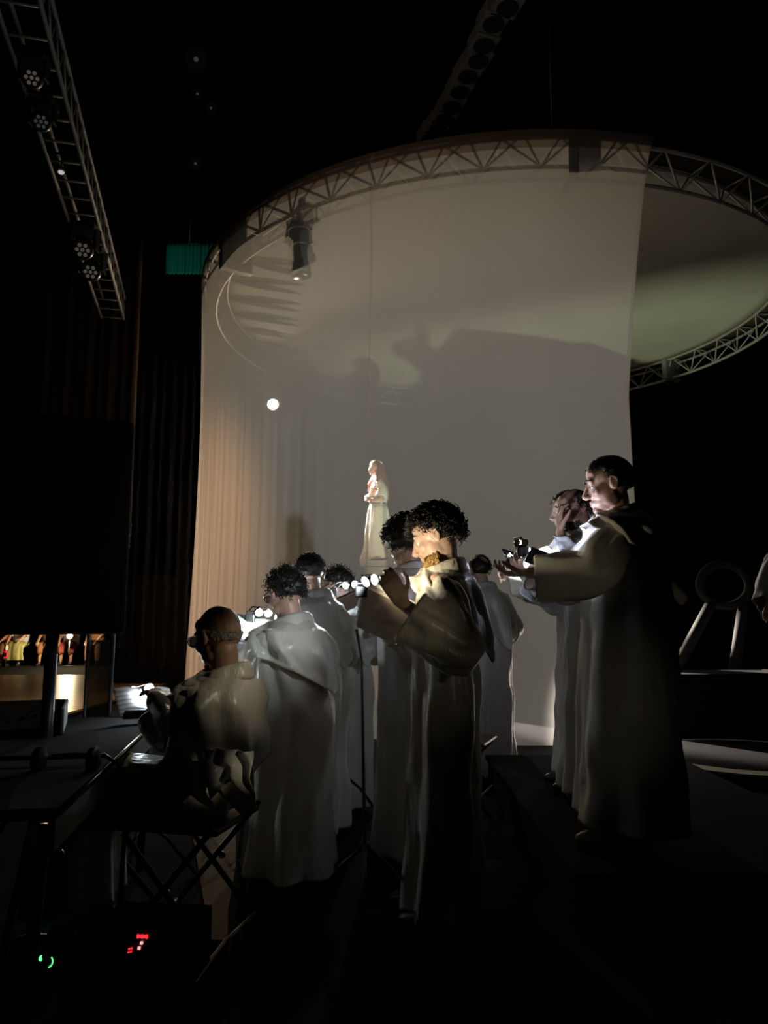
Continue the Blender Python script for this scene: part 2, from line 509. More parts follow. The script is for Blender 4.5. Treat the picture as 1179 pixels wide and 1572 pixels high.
def profile_spot(loc, direction, label, group=None, s=1.0, lens=None, bright_rings=True):
    """theatre profile lantern: clamp, yoke, tail housing, lens barrel"""
    t = thing('profile_spotlight', label, 'stage light', loc, 0, group)
    d = V(direction).normalized(); q = rot_to(d)
    MB().box((0, 0, 0.30 * s), (0.06 * s, 0.09 * s, 0.12 * s), bev=0.008).build('clamp', M['grey_metal'], t, smooth=False)
    yk = [V((-0.15, 0, 0)) * s, V((-0.15, 0, 0.16)) * s, V((-0.08, 0, 0.24)) * s, V((0.08, 0, 0.24)) * s, V((0.15, 0, 0.16)) * s, V((0.15, 0, 0)) * s]
    MB().tube(yk, 0.013 * s, 6).build('yoke', M['grey_metal'], t)
    body = MB().lathe([(0.03 * s, -0.28 * s), (0.10 * s, -0.25 * s), (0.13 * s, -0.12 * s), (0.13 * s, 0.02 * s), (0.10 * s, 0.06 * s)], (0, 0, 0), q).build('housing', M['black_metal'], t, edge=40)
    MB().lathe([(0.09 * s, 0.05 * s), (0.095 * s, 0.34 * s), (0.115 * s, 0.35 * s), (0.115 * s, 0.44 * s), (0.1 * s, 0.44 * s)], (0, 0, 0), q).build('lens_barrel', M['black_metal'], t, edge=40)
    for z, r in ((-0.14, 0.134), (0.055, 0.106), (0.425, 0.118)):
        MB().lathe([(r * s, z * s), (r * 1.04 * s, (z + 0.006) * s), (r * 1.04 * s, (z + 0.014) * s), (r * s, (z + 0.02) * s)], (0, 0, 0), q).build('trim_ring', M['chrome'], t)
    for sx in (-1, 1):
        MB().lathe([(0.022 * s, 0), (0.022 * s, 0.03 * s), (0.012 * s, 0.045 * s)], (sx * 0.14 * s, 0, 0), rot_to((sx, 0, 0)), 10).build('tilt_knob', M['black_metal'], t)
    if lens:
        MB().lathe([(0.0005, 0.425 * s), (0.09 * s, 0.425 * s), (0.09 * s, 0.43 * s), (0.0005, 0.43 * s)], (0, 0, 0), q).build('lens', lens, t)
    return t


# unlit profile hanging from the near left of the ring
pc = at(459, 372, 9.15)
profile_spot(pc, (0.10, -0.12, -1), 'unlit black profile spotlight hanging behind the scrim at upper left', s=1.05)
# the lit warm lamp on the far left of the ring
lp = at(419, 621, 15.3)
sing_p = at(583, 757, 12.5)
warm = thing('warm_spotlight', 'lit warm spotlight glowing through the scrim below the far truss', 'stage light', lp)
dv = (V((0.3, 6.0, 0.2)) - lp).normalized(); q = rot_to(dv)
MB().lathe([(0.04, -0.3), (0.12, -0.26), (0.13, -0.04), (0.14, 0.0), (0.12, 0.0), (0.11, -0.03)], (0, 0, 0), q).build('housing', M['black_metal'], warm, edge=40)
MB().lathe([(0.0005, -0.02), (0.105, -0.02), (0.105, -0.012), (0.0005, -0.010)], (0, 0, 0), q).build('lens', M['lamp_warm'], warm)
MB().tube([V((-0.15, 0, -0.0)), V((-0.15, 0, 0.2)), V((0, 0, 0.27)), V((0.15, 0, 0.2)), V((0.15, 0, -0.0))], 0.012, 6).build('yoke', M['grey_metal'], warm)
cq = ringp(math.degrees(math.atan2(lp.y - RC.y, lp.x - RC.x)), RR - 0.25, RZ - 0.38) - lp
MB().tube([V((0, 0, 0.27)), V((0, 0, cq.z - 0.1)), cq], 0.02, 8).build('hanging_tube', M['grey_metal'], warm)
light('warm_lamp', 'SPOT', dv * 0.05, E_BACK, (1.0, 0.80, 0.56), warm, dv * 3, 0.08, 112, 0.8)
dvs = (sing_p - lp).normalized()
dcn = (at_z(425, 480, RZ) - lp).normalized()
light('canopy_fill', 'SPOT', dcn * 0.2, E_CANOPY, (1.0, 0.80, 0.56), warm, dcn * 3, 0.05, 50, 1.0)  # extra spot added to brighten the left of the canopy
light('singer_lamp', 'SPOT', dv * 0.06 + V((0.0, 0, -0.0)), E_SINGER, (1.0, 0.88, 0.76), warm, dv * 0.06 + dvs * 3, 0.05, 18, 0.5)

# added unseen amber flood, warms the left edge of the scrim
ap = V((-5.0, 6.6, 3.4))
amb = thing('added_amber_flood', 'added unseen amber floodlight hanging left of the scrim', 'stage light', ap)
dva = (ringp(-158, RR, 1.9) - ap).normalized(); q = rot_to(dva)
MB().box((0, 0, 0), (0.36, 0.26, 0.14), q, bev=0.02).build('housing', M['black_metal'], amb, smooth=False)  # body and yoke of the added flood
MB().tube([V((-0.2, 0, 0)), V((-0.2, 0, 0.22)), V((0.2, 0, 0.22)), V((0.2, 0, 0))], 0.012, 6).build('yoke', M['black_metal'], amb)
MB().tube([V((0, 0, 0.22)), V((0, 0, 8.6))], 0.012, 6).build('added_drop_arm', M['black_metal'], amb)
light('amber_fill', 'SPOT', dva * 0.12, E_AMBER, (1.0, 0.50, 0.19), amb, dva * 3, 0.15, 66, 0.9)

# cool wash added inside the ring to brighten the scrim
wp = ringp(100, RR - 0.3, RZ - 0.75)
wash = thing('added_wash', 'added wash light under the far middle of the round truss', 'stage light', wp)
dvw = (V((0.5, 8.0, 1.0)) - wp).normalized(); q = rot_to(dvw)
MB().lathe([(0.05, -0.25), (0.12, -0.2), (0.13, 0.0), (0.11, 0.0)], (0, 0, 0), q).build('housing', M['black_metal'], wash, edge=40)  # body and yoke of the added wash light
MB().tube([V((-0.15, 0, 0)), V((-0.15, 0, 0.2)), V((0, 0, 0.34)), V((0.15, 0, 0.2)), V((0.15, 0, 0))], 0.012, 6).build('yoke', M['grey_metal'], wash)
light('wash_fill', 'SPOT', dvw * 0.05, E_WASH, (0.84, 0.93, 1.0), wash, dvw * 3, 0.1, 66, 0.9)

# added uplight, its flag shaped to throw the broken shadow on the canopy
U = V((0.25, 8.7, 0.16))
up = thing('added_uplight', 'added unseen floor uplight with a shadow-shaped flag behind the choir', 'stage light', (U.x, U.y, 0))
tgt = at_z(840, 520, RZ)
du = (tgt - U).normalized(); q = rot_to(du)
MB().lathe([(0.05, -0.1), (0.09, -0.07), (0.1, 0.0), (0.085, 0.0)], (0, 0, 0.16), q).build('housing', M['black_metal'], up, edge=40)  # body of the added uplight
MB().box((0, 0, 0.015), (0.2, 0.2, 0.03), bev=0.005).build('added_base_plate', M['black_metal'], up, smooth=False)
MB().tube([(0, 0, 0.02), (0, 0, 0.1)], 0.015, 8).build('added_stem', M['black_metal'], up)
fl = []
src = V((0, 0, 0.16)) + du * 0.04
for px, py in ((560, 625), (612, 604), (640, 588), (647, 574), (630, 560), (604, 547), (602, 531), (622, 525), (634, 524), (641, 513), (633, 501),
               (645, 499), (662, 523), (655, 531), (670, 541), (702, 509), (760, 514), (830, 521), (880, 530), (900, 527), (985, 556), (1080, 556), (1179, 542), (1380, 520),
               (1420, 600), (1000, 640), (560, 660)):
    P = at_z(px, py, RZ) - V((U.x, U.y, 0)); dd = P - src
    fl.append(src + dd * (0.55 / dd.dot(du)))
MB().poly(fl, 0.003, du).build('shadow_flag', M['black_metal'], up, smooth=False)  # flag outline follows the wanted canopy shadow
e0, e1 = R(53), R(112)
rx_ = V((du.x, du.y, 0)).normalized(); rs_ = V((-rx_.y, rx_.x, 0))
sf = []
for e_, w_ in ((e0, 0.14), (e0, -0.14), (e1, -0.14), (e1, 0.14)):
    sf.append(src + (rx_ * math.cos(e_) + V((0, 0, 1)) * math.sin(e_)) * 0.06 + rs_ * w_)
MB().poly(sf, 0.002, (sf[1] - sf[0]).cross(sf[2] - sf[0])).build('fade_flag', M['black_metal'], up, smooth=False)  # added flag, fades the beam towards the near side
MB().tube([V((0.09, 0, 0.02)), (fl[-3] + fl[-2]) / 2 + V((0, 0, -0.0))], 0.006, 6).build('shadow_flag_arm', M['black_metal'], up)
light('uplight_fill', 'SPOT', src, E_UP, (0.93, 1.0, 0.66), up, src + du, 0.006, 74, 0.8)

light('side_fill', 'SPOT', (-2.9, 4.0, 1.75), E_SIDE, (1.0, 0.82, 0.52), None, (0.6, 3.4, 1.2), 0.06, 34, 0.9)  # added fill for left-facing robes, no fixture
NB_ = V((1.5, 0.3, 1.65))                               # origin of the added fills, no lamp stands here
for tg_, sp, e_ in ((at(352, 1182, 2.75), 3, E_NEAR * 1.6), (at(150, 1195, 2.4), 7, E_NEAR * 0.12), (at(575, 950, 3.25), 8.5, E_NEAR * 0.6), (at(858, 872, 3.45), 11, E_NEAR * 0.25), (at(650, 1060, 3.3), 9, E_NEAR * 0.10), (at(915, 1085, 3.5), 15, E_NEAR * 0.10)):
    light('near_fill', 'SPOT', NB_, e_, (1.0, 0.86, 0.58), None, tg_, 0.03, sp, 1.0)
light('hood_fill', 'SPOT', (0.10, 2.62, 1.42), E_HOOD, (1.0, 0.88, 0.62), None, at(362, 1035, 2.98), 0.03, 34, 0.9)  # added fill without a fixture, brightens the seated man's hood
light('truss_fill', 'SPOT', (-2.6, 4.6, 4.3), E_TRUSS, (1.0, 0.74, 0.5), None, (0.9, 8.1, 6.5), 0.1, 62, 0.9)  # added fill to lighten the near braces, no fixture
light('chain_fill', 'SPOT', (0.4, 2.0, 5.0), E_CHAIN, (1.0, 0.95, 0.9), None, at_z(720, 100, 8.0), 0.2, 60, 0.9)  # added fill to bring out the square lamps, no fixture
# ---- straight truss receding at upper left
TZ = 6.0
ta = at_z(66, 20, TZ); tb = at_z(190, 490, TZ); td = (tb - ta).normalized(); ta = ta - td * 1.5
tl = (tb - ta).length; side = V((-td.y, td.x, 0)) if td.x > 0 else V((-td.y, td.x, 0))
if side.x > 0: side = -side
tt = thing('straight_truss', 'dim ladder-like straight lighting truss receding at upper left', 'truss', ta)
W_, Hh = 0.34, 0.34
for a, b in ((0, 0), (W_, 0), (0, Hh), (W_, Hh)):
    o_ = side * a + V((0, 0, b))
    MB().tube([o_, o_ + td * tl], 0.02, 8).build('chord', M['alu'], tt)
nb = int(tl / 0.36)
rm = MB().tube([V((0, 0, 0)), side * W_], 0.012, 6).mesh('rung', M['alu'])
dm = MB().tube([V((0, 0, 0)), td * 0.18 + V((0, 0, Hh))], 0.010, 6).mesh('diagonal', M['alu'])
dm2 = MB().tube([td * 0.36, td * 0.18 + V((0, 0, Hh))], 0.010, 6).mesh('diagonal', M['alu'])
for k in range(nb + 1):
    o = bpy.data.objects.new('rung', rm); COL.objects.link(o); o.parent = tt; o.location = td * (k * 0.36)
    if k < nb:
        for d_ in (dm, dm2):
            o = bpy.data.objects.new('diagonal', d_); COL.objects.link(o); o.parent = tt; o.location = td * (k * 0.36)


def truss_hook(t, loc, z0):
    k = (V(loc) - ta).dot(td); q = ta + td * k + side * W_          # nearest point of the outer lower chord
    q = q - V(loc)
    MB().tube([V((0, 0, z0)), V((0, 0, q.z)), q], 0.014, 8).build('hook_clamp', M['black_metal'], t)


def moving_head(loc, label, lensmat, s=1.0):
    t = thing('moving_head_light', label, 'stage light', loc, 0, 'moving head lights on the straight truss')
    truss_hook(t, loc, 0.18 * s)
    MB().box((0, 0, 0.16 * s), (0.26 * s, 0.2 * s, 0.08 * s), bev=0.012).build('base', M['black_metal'], t, smooth=False)
    for sx in (-1, 1):
        MB().box((sx * 0.12 * s, 0, 0.04 * s), (0.03 * s, 0.1 * s, 0.2 * s), bev=0.008).build('yoke_arm', M['black_metal'], t, smooth=False)
    q = rot_to((0.25, -0.75, -0.6))
    MB().lathe([(0.03 * s, -0.14 * s), (0.09 * s, -0.1 * s), (0.1 * s, 0.08 * s), (0.085 * s, 0.1 * s)], (0, 0, -0.02 * s), q, 18).build('head', M['black_metal'], t, edge=40)
    f = MB()
    for k in range(7):
        an = k * math.pi / 3; r = 0 if k == 6 else 0.048
        f.lathe([(0.018 * s, 0.1 * s), (0.018 * s, 0.108 * s)], V((0, 0, -0.02 * s)) + q @ V((r * s * math.cos(an), r * s * math.sin(an), 0)), q, 8)
    f.build('lens_cells', lensmat, t)
    return t


for px, py, lm, lb in ((51, 116, 'lens_glint', 'uppermost moving head light with a warm glinting lens left of the straight truss'),
                       (65, 183, 'lens_faint', 'second moving head light down the left side of the straight truss'),
                       (128, 377, 'lens_glint', 'third moving head light, speckled lens, left of the lower truss'),
                       (140, 411, 'lens_glint', 'lowest moving head light hanging near the far end of the straight truss')):
    P = at_z(px, py, 5.75)
    moving_head(P, lb, M[lm], 0.9 if py < 200 else 1.3)
P = at_z(94, 264, 5.8)
t = thing('work_lamp', 'small white work lamp beside the middle of the straight truss', 'stage light', P)
MB().lathe([(0.02, 0.05), (0.05, 0.02), (0.055, 0.0), (0.045, 0.0)], (0, 0, 0)).build('shade', M['black_metal'], t, edge=40)
MB().ell((0, 0, -0.003), (0.032, 0.032, 0.02)).build('bulb', M['lens_white'], t)
truss_hook(t, P, 0.05)

# faint lamps high in the dark
for px, py, s_, lb in ((301, 91, 1.5, 'uppermost faint round lamp high in the dark above the scrim'),
                       (303, 144, 0.8, 'faint lamp second from the top in the dark column'),
                       (324, 166, 0.8, 'faint small lamp right of the dark column of lamps'),
                       (300, 251, 1.1, 'lowest faint round lamp in the dark column')):
    P = at_z(px, py, 8.5)
    t = thing('par_lamp', lb, 'stage light', P, 0, 'faint lamps high in the dark')
    q = rot_to((0.2, -0.8, -0.5))
    MB().lathe([(0.03 * s_, -0.2 * s_), (0.09 * s_, -0.14 * s_), (0.1 * s_, 0), (0.085 * s_, 0)], (0, 0, 0), q, 16).build('can', M['black_metal'], t, edge=40)
    MB().lathe([(0.0005, -0.01 * s_), (0.082 * s_, -0.02 * s_), (0.082 * s_, -0.012 * s_), (0.0005, 0.004 * s_)], (0, 0, 0), q, 12).build('lens', M['lens_faint'], t)
    MB().tube([(0, 0, 0.1 * s_), (0, 0, 3.65)], 0.01, 6).build('drop_tube', M['black_metal'], t)

# curved chain of square lamps running up from the scrim
sq = ((660, 205), (672, 190), (683, 174), (694, 155), (706, 132), (718, 108), (734, 84), (743, 60), (757, 27), (779, 2))
names = ('lowest', 'second lowest', 'third lowest', 'fourth lowest', 'fifth lowest', 'fifth highest', 'fourth highest', 'third highest', 'second highest', 'highest')
pts_ = [at_z(px, py, 8.0) for px, py in sq]
ld = thing('lighting_bar', 'thin dark bar carrying the chain of square lamps above the scrim', 'bar', pts_[0])
MB().tube([p - pts_[0] + V((0, 0, 0.17)) for p in pts_], 0.02, 8).build('tube', M['black_metal'], ld)
for (p, nm) in zip(pts_, names):
    t = thing('square_blinder_light', 'square dark lamp with a round lens, %s in the chain above the scrim' % nm, 'stage light', p, R(18), 'square lamps in the chain above the scrim')
    MB().box((0, 0, 0), (0.30, 0.30, 0.16), bev=0.01).build('housing', M['grey_metal'], t, smooth=False)
    MB().lathe([(0.11, -0.081), (0.12, -0.081), (0.12, -0.1), (0.11, -0.1)], (0, 0, 0), None, 20).build('lens_rim', M['black_metal'], t, edge=40)
    MB().lathe([(0.0005, -0.084), (0.108, -0.084), (0.108, -0.082), (0.0005, -0.082)], (0, 0, 0), None, 16).build('lens', M['black'], t)
    MB().box((0, 0, 0.12), (0.05, 0.05, 0.1)).build('clamp', M['black_metal'], t, smooth=False)

# ------------------------------------------------------------------ drapes on the left


def drape(name, label, p0, p1, z0, z1, material, amp=0.05, waves=14, nu=90, cat='curtain'):
    p0, p1 = V(p0), V(p1); ax = (p1 - p0); n = V((-ax.y, ax.x, 0)).normalized()

    def fn(u, v):
        a = amp * (0.6 + 0.4 * v) * (math.sin(u * waves * 2 * math.pi) + 0.4 * math.sin(u * waves * 3.3 + 1.3 + v))
        p = p0 + ax * u + n * a - p0
        return V((p.x, p.y, z1 - (z1 - z0) * v))
    o = MB().grid(nu, 10, fn).build(name, material, solid=0.005, loc=(p0.x, p0.y, 0))
    return tag(o, label, cat)


a_, b_ = at(36, 900, 13.5), at(196, 900, 12.5)
drape('stage_curtain', 'tall dim brown curtain hanging at far left behind the truss', (a_.x, a_.y, 0), (b_.x, b_.y, 0), 2.4, 8.6, M['brown_drape'], waves=9)
a_, b_ = at(176, 900, 14.5), at(290, 900, 14.5)
drape('masking_curtain', 'black velour masking curtain standing left of the scrim edge', (a_.x, a_.y, 0), (b_.x, b_.y, 0), 0.02, 6.4, M['black_drape'], waves=7)
a_, b_ = at(255, 400, 16.0), at(332, 400, 16.0)
td_ = drape('teal_curtain', 'small teal pleated curtain glimpsed left of the scrim top', (a_.x, a_.y, 0), (b_.x, b_.y, 0), at(300, 421, 16).z, at(300, 374, 16).z, M['teal'], amp=0.03, waves=13, nu=140)
MB().tube([V((0.5, 0, 0)) + V((0, 0, at(300, 374, 16).z)), V((0.5, 0, 12.2))], 0.02, 8).build('hanging_rod', M['black_metal'], td_)
MB().tube([V((-0.05, 0, at(300, 374, 16).z)), V((b_.x - a_.x + 0.05, 0, at(300, 374, 16).z))], 0.025, 8).build('rail', M['black_metal'], td_)
light('teal_lamp', 'SPOT', (a_.x + 0.3, 14.6, 8.2), 14, (0.2, 1.0, 0.8), None, ((a_.x + b_.x) / 2, 16, at(300, 398, 16).z), 0.05, 50, 0.6)

# ------------------------------------------------------------------ people


def ik(Sh, Wr, l1, l2, pole):
    d = Wr - Sh; L = d.length
    if L > (l1 + l2) * 0.985:
        Wr = Sh + d * ((l1 + l2) * 0.985 / L); d = Wr - Sh; L = d.length
    L = max(L, 0.06)
    x = (l1 * l1 - l2 * l2 + L * L) / (2 * L); h = math.sqrt(max(0.0, l1 * l1 - x * x))
    n = d.normalized(); p = (pole - n * pole.dot(n)).normalized()
    return Sh + n * x + p * h, Wr


def add_hand(mb, wrist, d, n, thumb_side, curl=0.5, s=1.0, spread=1.0, point=False):
    """palm and five separate jointed fingers; n = palm normal, thumb_side = +1/-1 along d x n"""
    d = d.normalized(); n = (n - d * n.dot(d)).normalized(); l = d.cross(n) * thumb_side
    Ls = (0.078, 0.086, 0.079, 0.062); lat = (0.030, 0.0095, -0.0115, -0.031)
    for i in range(4):
        k = wrist + d * (0.085 - abs(i - 1) * 0.004) * s + l * lat[i] * s
        mb.chain([wrist + l * lat[i] * 0.55 * s, k], [0.017 * s, 0.0135 * s], 8)
        c = curl * (0.75 + 0.13 * i)
        if point and i == 0: c = 0.12
        p = k; ang = 0.0; pts = [k]; fd = (d + l * 0.07 * (1.2 - i) * spread).normalized()
        for seg, f in enumerate((0.45, 0.31, 0.24)):
            ang += c * (0.9, 1.0, 0.7)[seg]
            p = p + (fd * math.cos(ang) + n * math.sin(ang)) * Ls[i] * f * s
            pts.append(p)
        mb.chain(pts, [0.0108 * s, 0.0098 * s, 0.009 * s, 0.0078 * s], 8)
    b = wrist + d * 0.022 * s + l * 0.030 * s
    k1 = b + (d * 0.55 + l * 0.75 + n * 0.35).normalized() * 0.042 * s
    k2 = k1 + (d * 0.85 + l * 0.35 + n * (0.25 + curl * 0.5)).normalized() * 0.034 * s
    k3 = k2 + (d * 0.95 + l * 0.02 + n * (0.3 + curl * 0.6)).normalized() * 0.028 * s
    mb.chain([wrist + l * 0.012 * s, b, k1, k2, k3], [0.017 * s, 0.016 * s, 0.0128 * s, 0.0115 * s, 0.0095 * s], 8)


SKC, SKR = V((0, -0.012, 0.030)), V((0.077, 0.098, 0.093))       # skull ellipsoid in head space


def add_head(mb, Hm, fat=1.0, nose=1.0):
    rt = Hm.to_3x3()
    P = lambda x, y, z: Hm @ V((x, y, z))
    E = lambda c, r: mb.ell(Hm @ V(c), r, rt, 18, 12)
    E(SKC, SKR)
    E((0, 0.022, -0.020), (0.066 * fat, 0.070, 0.075))           # face block
    E((0, 0.034, -0.068), (0.050 * fat, 0.052, 0.040))           # jaw
    E((0, 0.078, -0.097), (0.022, 0.018, 0.017))                 # chin
    for sx in (-1, 1):
        E((sx * 0.036 * fat, 0.057, -0.022), (0.027, 0.027, 0.028))   # cheekbones
        E((sx * 0.043 * fat, 0.012, -0.068), (0.021, 0.038, 0.030))    # jaw corner
        E((sx * 0.029, 0.078, 0.033), (0.026, 0.014, 0.010))         # brow ridge
        E((sx * 0.031, 0.0735, 0.016), (0.016, 0.0135, 0.007))          # lids
        # ear: shell, rim and lobe
        E((sx * 0.079, -0.012, -0.002), (0.009, 0.021, 0.031))
        mb.chain([P(sx * 0.084, 0.006, 0.012), P(sx * 0.089, -0.008, 0.030), P(sx * 0.092, -0.026, 0.022), P(sx * 0.088, -0.028, 0.0), P(sx * 0.082, -0.014, -0.028)], [0.0055] * 5, 6)
        E((sx * 0.0105, 0.101, -0.035), (0.009, 0.011, 0.0085))       # nostril wing
    E((0, 0.062, 0.062), (0.055, 0.024, 0.036))                    # forehead
    mb.chain([P(0, 0.090, 0.022), P(0, 0.104, -0.004), P(0, 0.119 * nose, -0.027), P(0, 0.112, -0.036)], [0.0095, 0.0098, 0.0118, 0.0105], 8)
    mb.chain([P(-0.021, 0.083, -0.062), P(0, 0.0965, -0.0585), P(0.021, 0.083, -0.062)], [0.005, 0.0078, 0.005], 8)   # lips
    mb.chain([P(-0.019, 0.081, -0.071), P(0, 0.0935, -0.0735), P(0.019, 0.081, -0.071)], [0.005, 0.0085, 0.005], 8)


def voxel_union(mb, name, material, voxel=0.0055, smooth=4):
    me = mb.mesh(name + '_raw', material)
    o = bpy.data.objects.new(name + '_raw', me); COL.objects.link(o)
    r = o.modifiers.new('r', 'REMESH'); r.mode = 'VOXEL'; r.voxel_size = voxel; r.use_smooth_shade = True
    s = o.modifiers.new('s', 'SMOOTH'); s.factor = 0.5; s.iterations = smooth
    dg = bpy.context.evaluated_depsgraph_get()
    out = bpy.data.meshes.new_from_object(o.evaluated_get(dg))
    bpy.data.objects.remove(o); bpy.data.meshes.remove(me)
    out.name = name
    if not out.materials: out.materials.append(material)
    for p in out.polygons: p.use_smooth = True
    return out


def hair_mesh(Hm, kind, thick, seed=0, curls=0, curl_r=0.010, curl_len=0.035, amp=0.006, freq=40):
    """hair shell over the skull plus individual curls; head space in, person space out"""
    rnd = random.Random(seed)

    def mask(d):
        x, y, z = d
        ring_ = min((0.30 - y) * 4, (z + 0.62 + 0.25 * max(0, y)) * 4)
        if y > -0.12: ring_ = min(ring_, (z + 0.30) * 4)
        ear = (y ** 2 + (z + 0.36) ** 2) ** 0.5
        ring_ = min(ring_, (ear - (0.36 if kind == 'low' else (0.42 if curl_r > 0.0105 else 0.31))) * 5) if abs(x) > 0.5 else ring_
        top = (z - 0.46 + (0.20 if y < 0.3 else 0) + 0.14 * abs(x)) * 4
        full = max(min(ring_, 1), min(top, 1))
        if kind == 'full': return full
        if kind == 'low': return min(ring_, (0.0 - z - 0.30 * max(0, -y)) * 5)
        if kind == 'ring': return min(ring_, (0.40 - z - 0.25 * max(0, -y)) * 5)
        if kind == 'spot':
            a = d.dot(V((0.15, -0.72, 0.68)).normalized())
            return min(full, (0.93 - a) * 12)
        return full

    def surf(d):
        dd = V((d.x / SKR.x, d.y / SKR.y, d.z / SKR.z)); return SKC + d * (1 / dd.length)

    mb = MB(); NU, NV = 72, 44; vs = []; ks = []
    for j in range(NV + 1):
        ph = math.pi * (j + 0.5) / (NV + 1)
        for i in range(NU):
            an = 2 * math.pi * i / NU
            d = V((math.sin(ph) * math.cos(an), math.sin(ph) * math.sin(an), math.cos(ph)))
            k = mask(d); ks.append(k)
            kk = max(0, min(1, k)) ** 0.5
            p = surf(d); q = p * freq
            nz = noise.noise(q + V((seed, 0, 0))) * amp + noise.noise(q * 2.1) * amp * 0.5
            back = 1.0 + 0.25 * max(0, -d.y)
            vs.append(Hm @ (p + d * (0.002 + (thick * back + nz) * kk)))
    fs = []
    for j in range(NV):
        for i in range(NU):
            i2 = (i + 1) % NU
            f = (j * NU + i, j * NU + i2, (j + 1) * NU + i2, (j + 1) * NU + i)
            if all(ks[q] > 0 for q in f): fs.append(f)
    if all(ks[i] > 0 for i in range(NU)): fs.append(tuple(range(NU)))
    mb.add(vs, fs)
    c = 0; tries = 0
    while c < curls and tries < curls * 12:
        tries += 1
        d = V((rnd.gauss(0, 1), rnd.gauss(0, 1), rnd.gauss(0, 1))).normalized()
        if mask(d) < 0.12: continue
        c += 1
        t = d.cross(V((rnd.gauss(0, 1), rnd.gauss(0, 1), rnd.gauss(0, 1)))).normalized()
        ax = (d * rnd.uniform(0.2, 0.75) + t + V((0, 0, -0.3))).normalized()
        u = ax.cross(d).normalized(); w2 = ax.cross(u)
        p0 = surf(d) + d * (thick * 0.75 + 0.002); L = curl_len * rnd.uniform(0.6, 1.35); cr = curl_r * rnd.uniform(0.6, 1.2)
        turns = rnd.uniform(1.0, 2.0) * (0.15 if curl_r < 0.004 else 1); n = 15 if curl_r > 0.004 else 6; pts = []
        for i in range(n):
            s_ = i / (n - 1); an = turns * 2 * math.pi * s_ + rnd.random() * 0.2
            pts.append(Hm @ (p0 + ax * L * s_ + (u * math.cos(an) + w2 * math.sin(an)) * cr * (0.5 + 0.5 * s_)))
        rr = 0.0030 if curl_r > 0.004 else 0.0018
        mb.tube(pts, [rr * (1 - 0.5 * i / n) for i in range(n)], 5)
    return mb


def glasses_mesh(Hm, parent, dark=True):
    P = lambda x, y, z: Hm @ V((x, y, z))
    fr = MB()
    for sx in (-1, 1):
        cx = sx * 0.034; loop = []
        for k in range(17):
            an = 2 * math.pi * k / 16
            loop.append(P(cx + 0.027 * math.cos(an), 0.112 - 0.12 * abs(cx + 0.027 * math.cos(an)) * 0.35, 0.008 + 0.021 * math.sin(an)))
        fr.tube(loop, 0.0026, 6)
        fr.tube([P(sx * 0.060, 0.106, 0.014), P(sx * 0.083, 0.085, 0.015), P(sx * 0.088, 0.0, 0.018), P(sx * 0.087, -0.022, 0.008)], 0.0024, 6)
    fr.tube([P(-0.008, 0.114, 0.012), P(0, 0.117, 0.015), P(0.008, 0.114, 0.012)], 0.0022, 6)
    g = fr.build('spectacles', M['black_metal'], parent)
    ln = MB()
    for sx in (-1, 1):
        ln.lathe([(0.0005, 0), (0.021, 0), (0.021, 0.001), (0.0005, 0.0015)], P(sx * 0.034, 0.110, 0.008), Hm.to_3x3() @ Matrix.Rotation(R(-90), 3, 'X'), 14)
    ln.build('lens', M['lens'], g)


def catmull(pts, n):
    out = []
    P = [pts[0]] + list(pts) + [pts[-1]]
    for i in range(1, len(P) - 2):
        for k in range(n):
            t = k / n
            out.append(tuple(0.5 * ((2 * b) + (-a + c) * t + (2 * a - 5 * b + 4 * c - d) * t * t + (-a + 3 * b - 3 * c + d) * t ** 3)
                             for a, b, c, d in zip(P[i - 1], P[i], P[i + 1], P[i + 2])))
    out.append(tuple(pts[-1]))
    return out


def sweep(mb, rows, nf=7, amp=0.02, seed=0, n=64, wr=0.006, inner=True, lateral=None):
    """cloth tube along rows of (x, y, z, a, b); folds grow along the length"""
    rows = catmull(rows, 7); m = len(rows); vs = []
    C = [V(r[:3]) for r in rows]
    s_ = 0.0; u = V((1, 0, 0)) if lateral is None else lateral
    rnd = random.Random(seed); ph = [rnd.uniform(0, 6.28) for _ in range(6)]
    for i in range(m):
        t = (C[min(i + 1, m - 1)] - C[max(i - 1, 0)]).normalized()
        if i: s_ += (C[i] - C[i - 1]).length
        u = (u - t * u.dot(t)).normalized(); q = u.cross(t)
        f = i / (m - 1); A = amp * (0.15 + 0.85 * f ** 1.3)
        for k in range(n):
            an = 2 * math.pi * k / n
            fold = math.sin(nf * an + ph[0] + 0.8 * math.sin(s_ * 2.2 + ph[1])) + 0.55 * math.sin((nf * 2 - 3) * an + ph[2] + s_ * 1.2) + 0.4 * math.sin(3 * an + ph[3] + s_)
            w_ = noise.noise(V((math.cos(an) * 2.2 + seed * 3.1, math.sin(an) * 2.2, s_ * 5.0))) * wr
            w_ += (0.5 - abs(noise.noise(V((math.cos(an) * 1.6 + math.sin(an) * 1.2, s_ * 4.0 - an * 0.5, seed * 1.7))))) * wr
            rad = 1.0
            vs.append(C[i] + u * math.cos(an) * (rows[i][3] + A * fold * 0.5 + w_) + q * math.sin(an) * (rows[i][4] + A * fold * 0.5 + w_))
    fs = []
    for i in range(m - 1):
        for k in range(n):
            k2 = (k + 1) % n
            fs.append((i * n + k, i * n + k2, (i + 1) * n + k2, (i + 1) * n + k))
    if inner:      # turned-in hem
        base = len(vs); c = C[-1]
        for k in range(n):
            p = vs[(m - 1) * n + k]; back = C[-1] - C[-2]
            vs.append(c + (p - c) * 0.93 - back.normalized() * 0.012)
        for k in range(n):
            k2 = (k + 1) % n
            fs.append(((m - 1) * n + k, (m - 1) * n + k2, base + k2, base + k))
    mb.add(vs, fs)


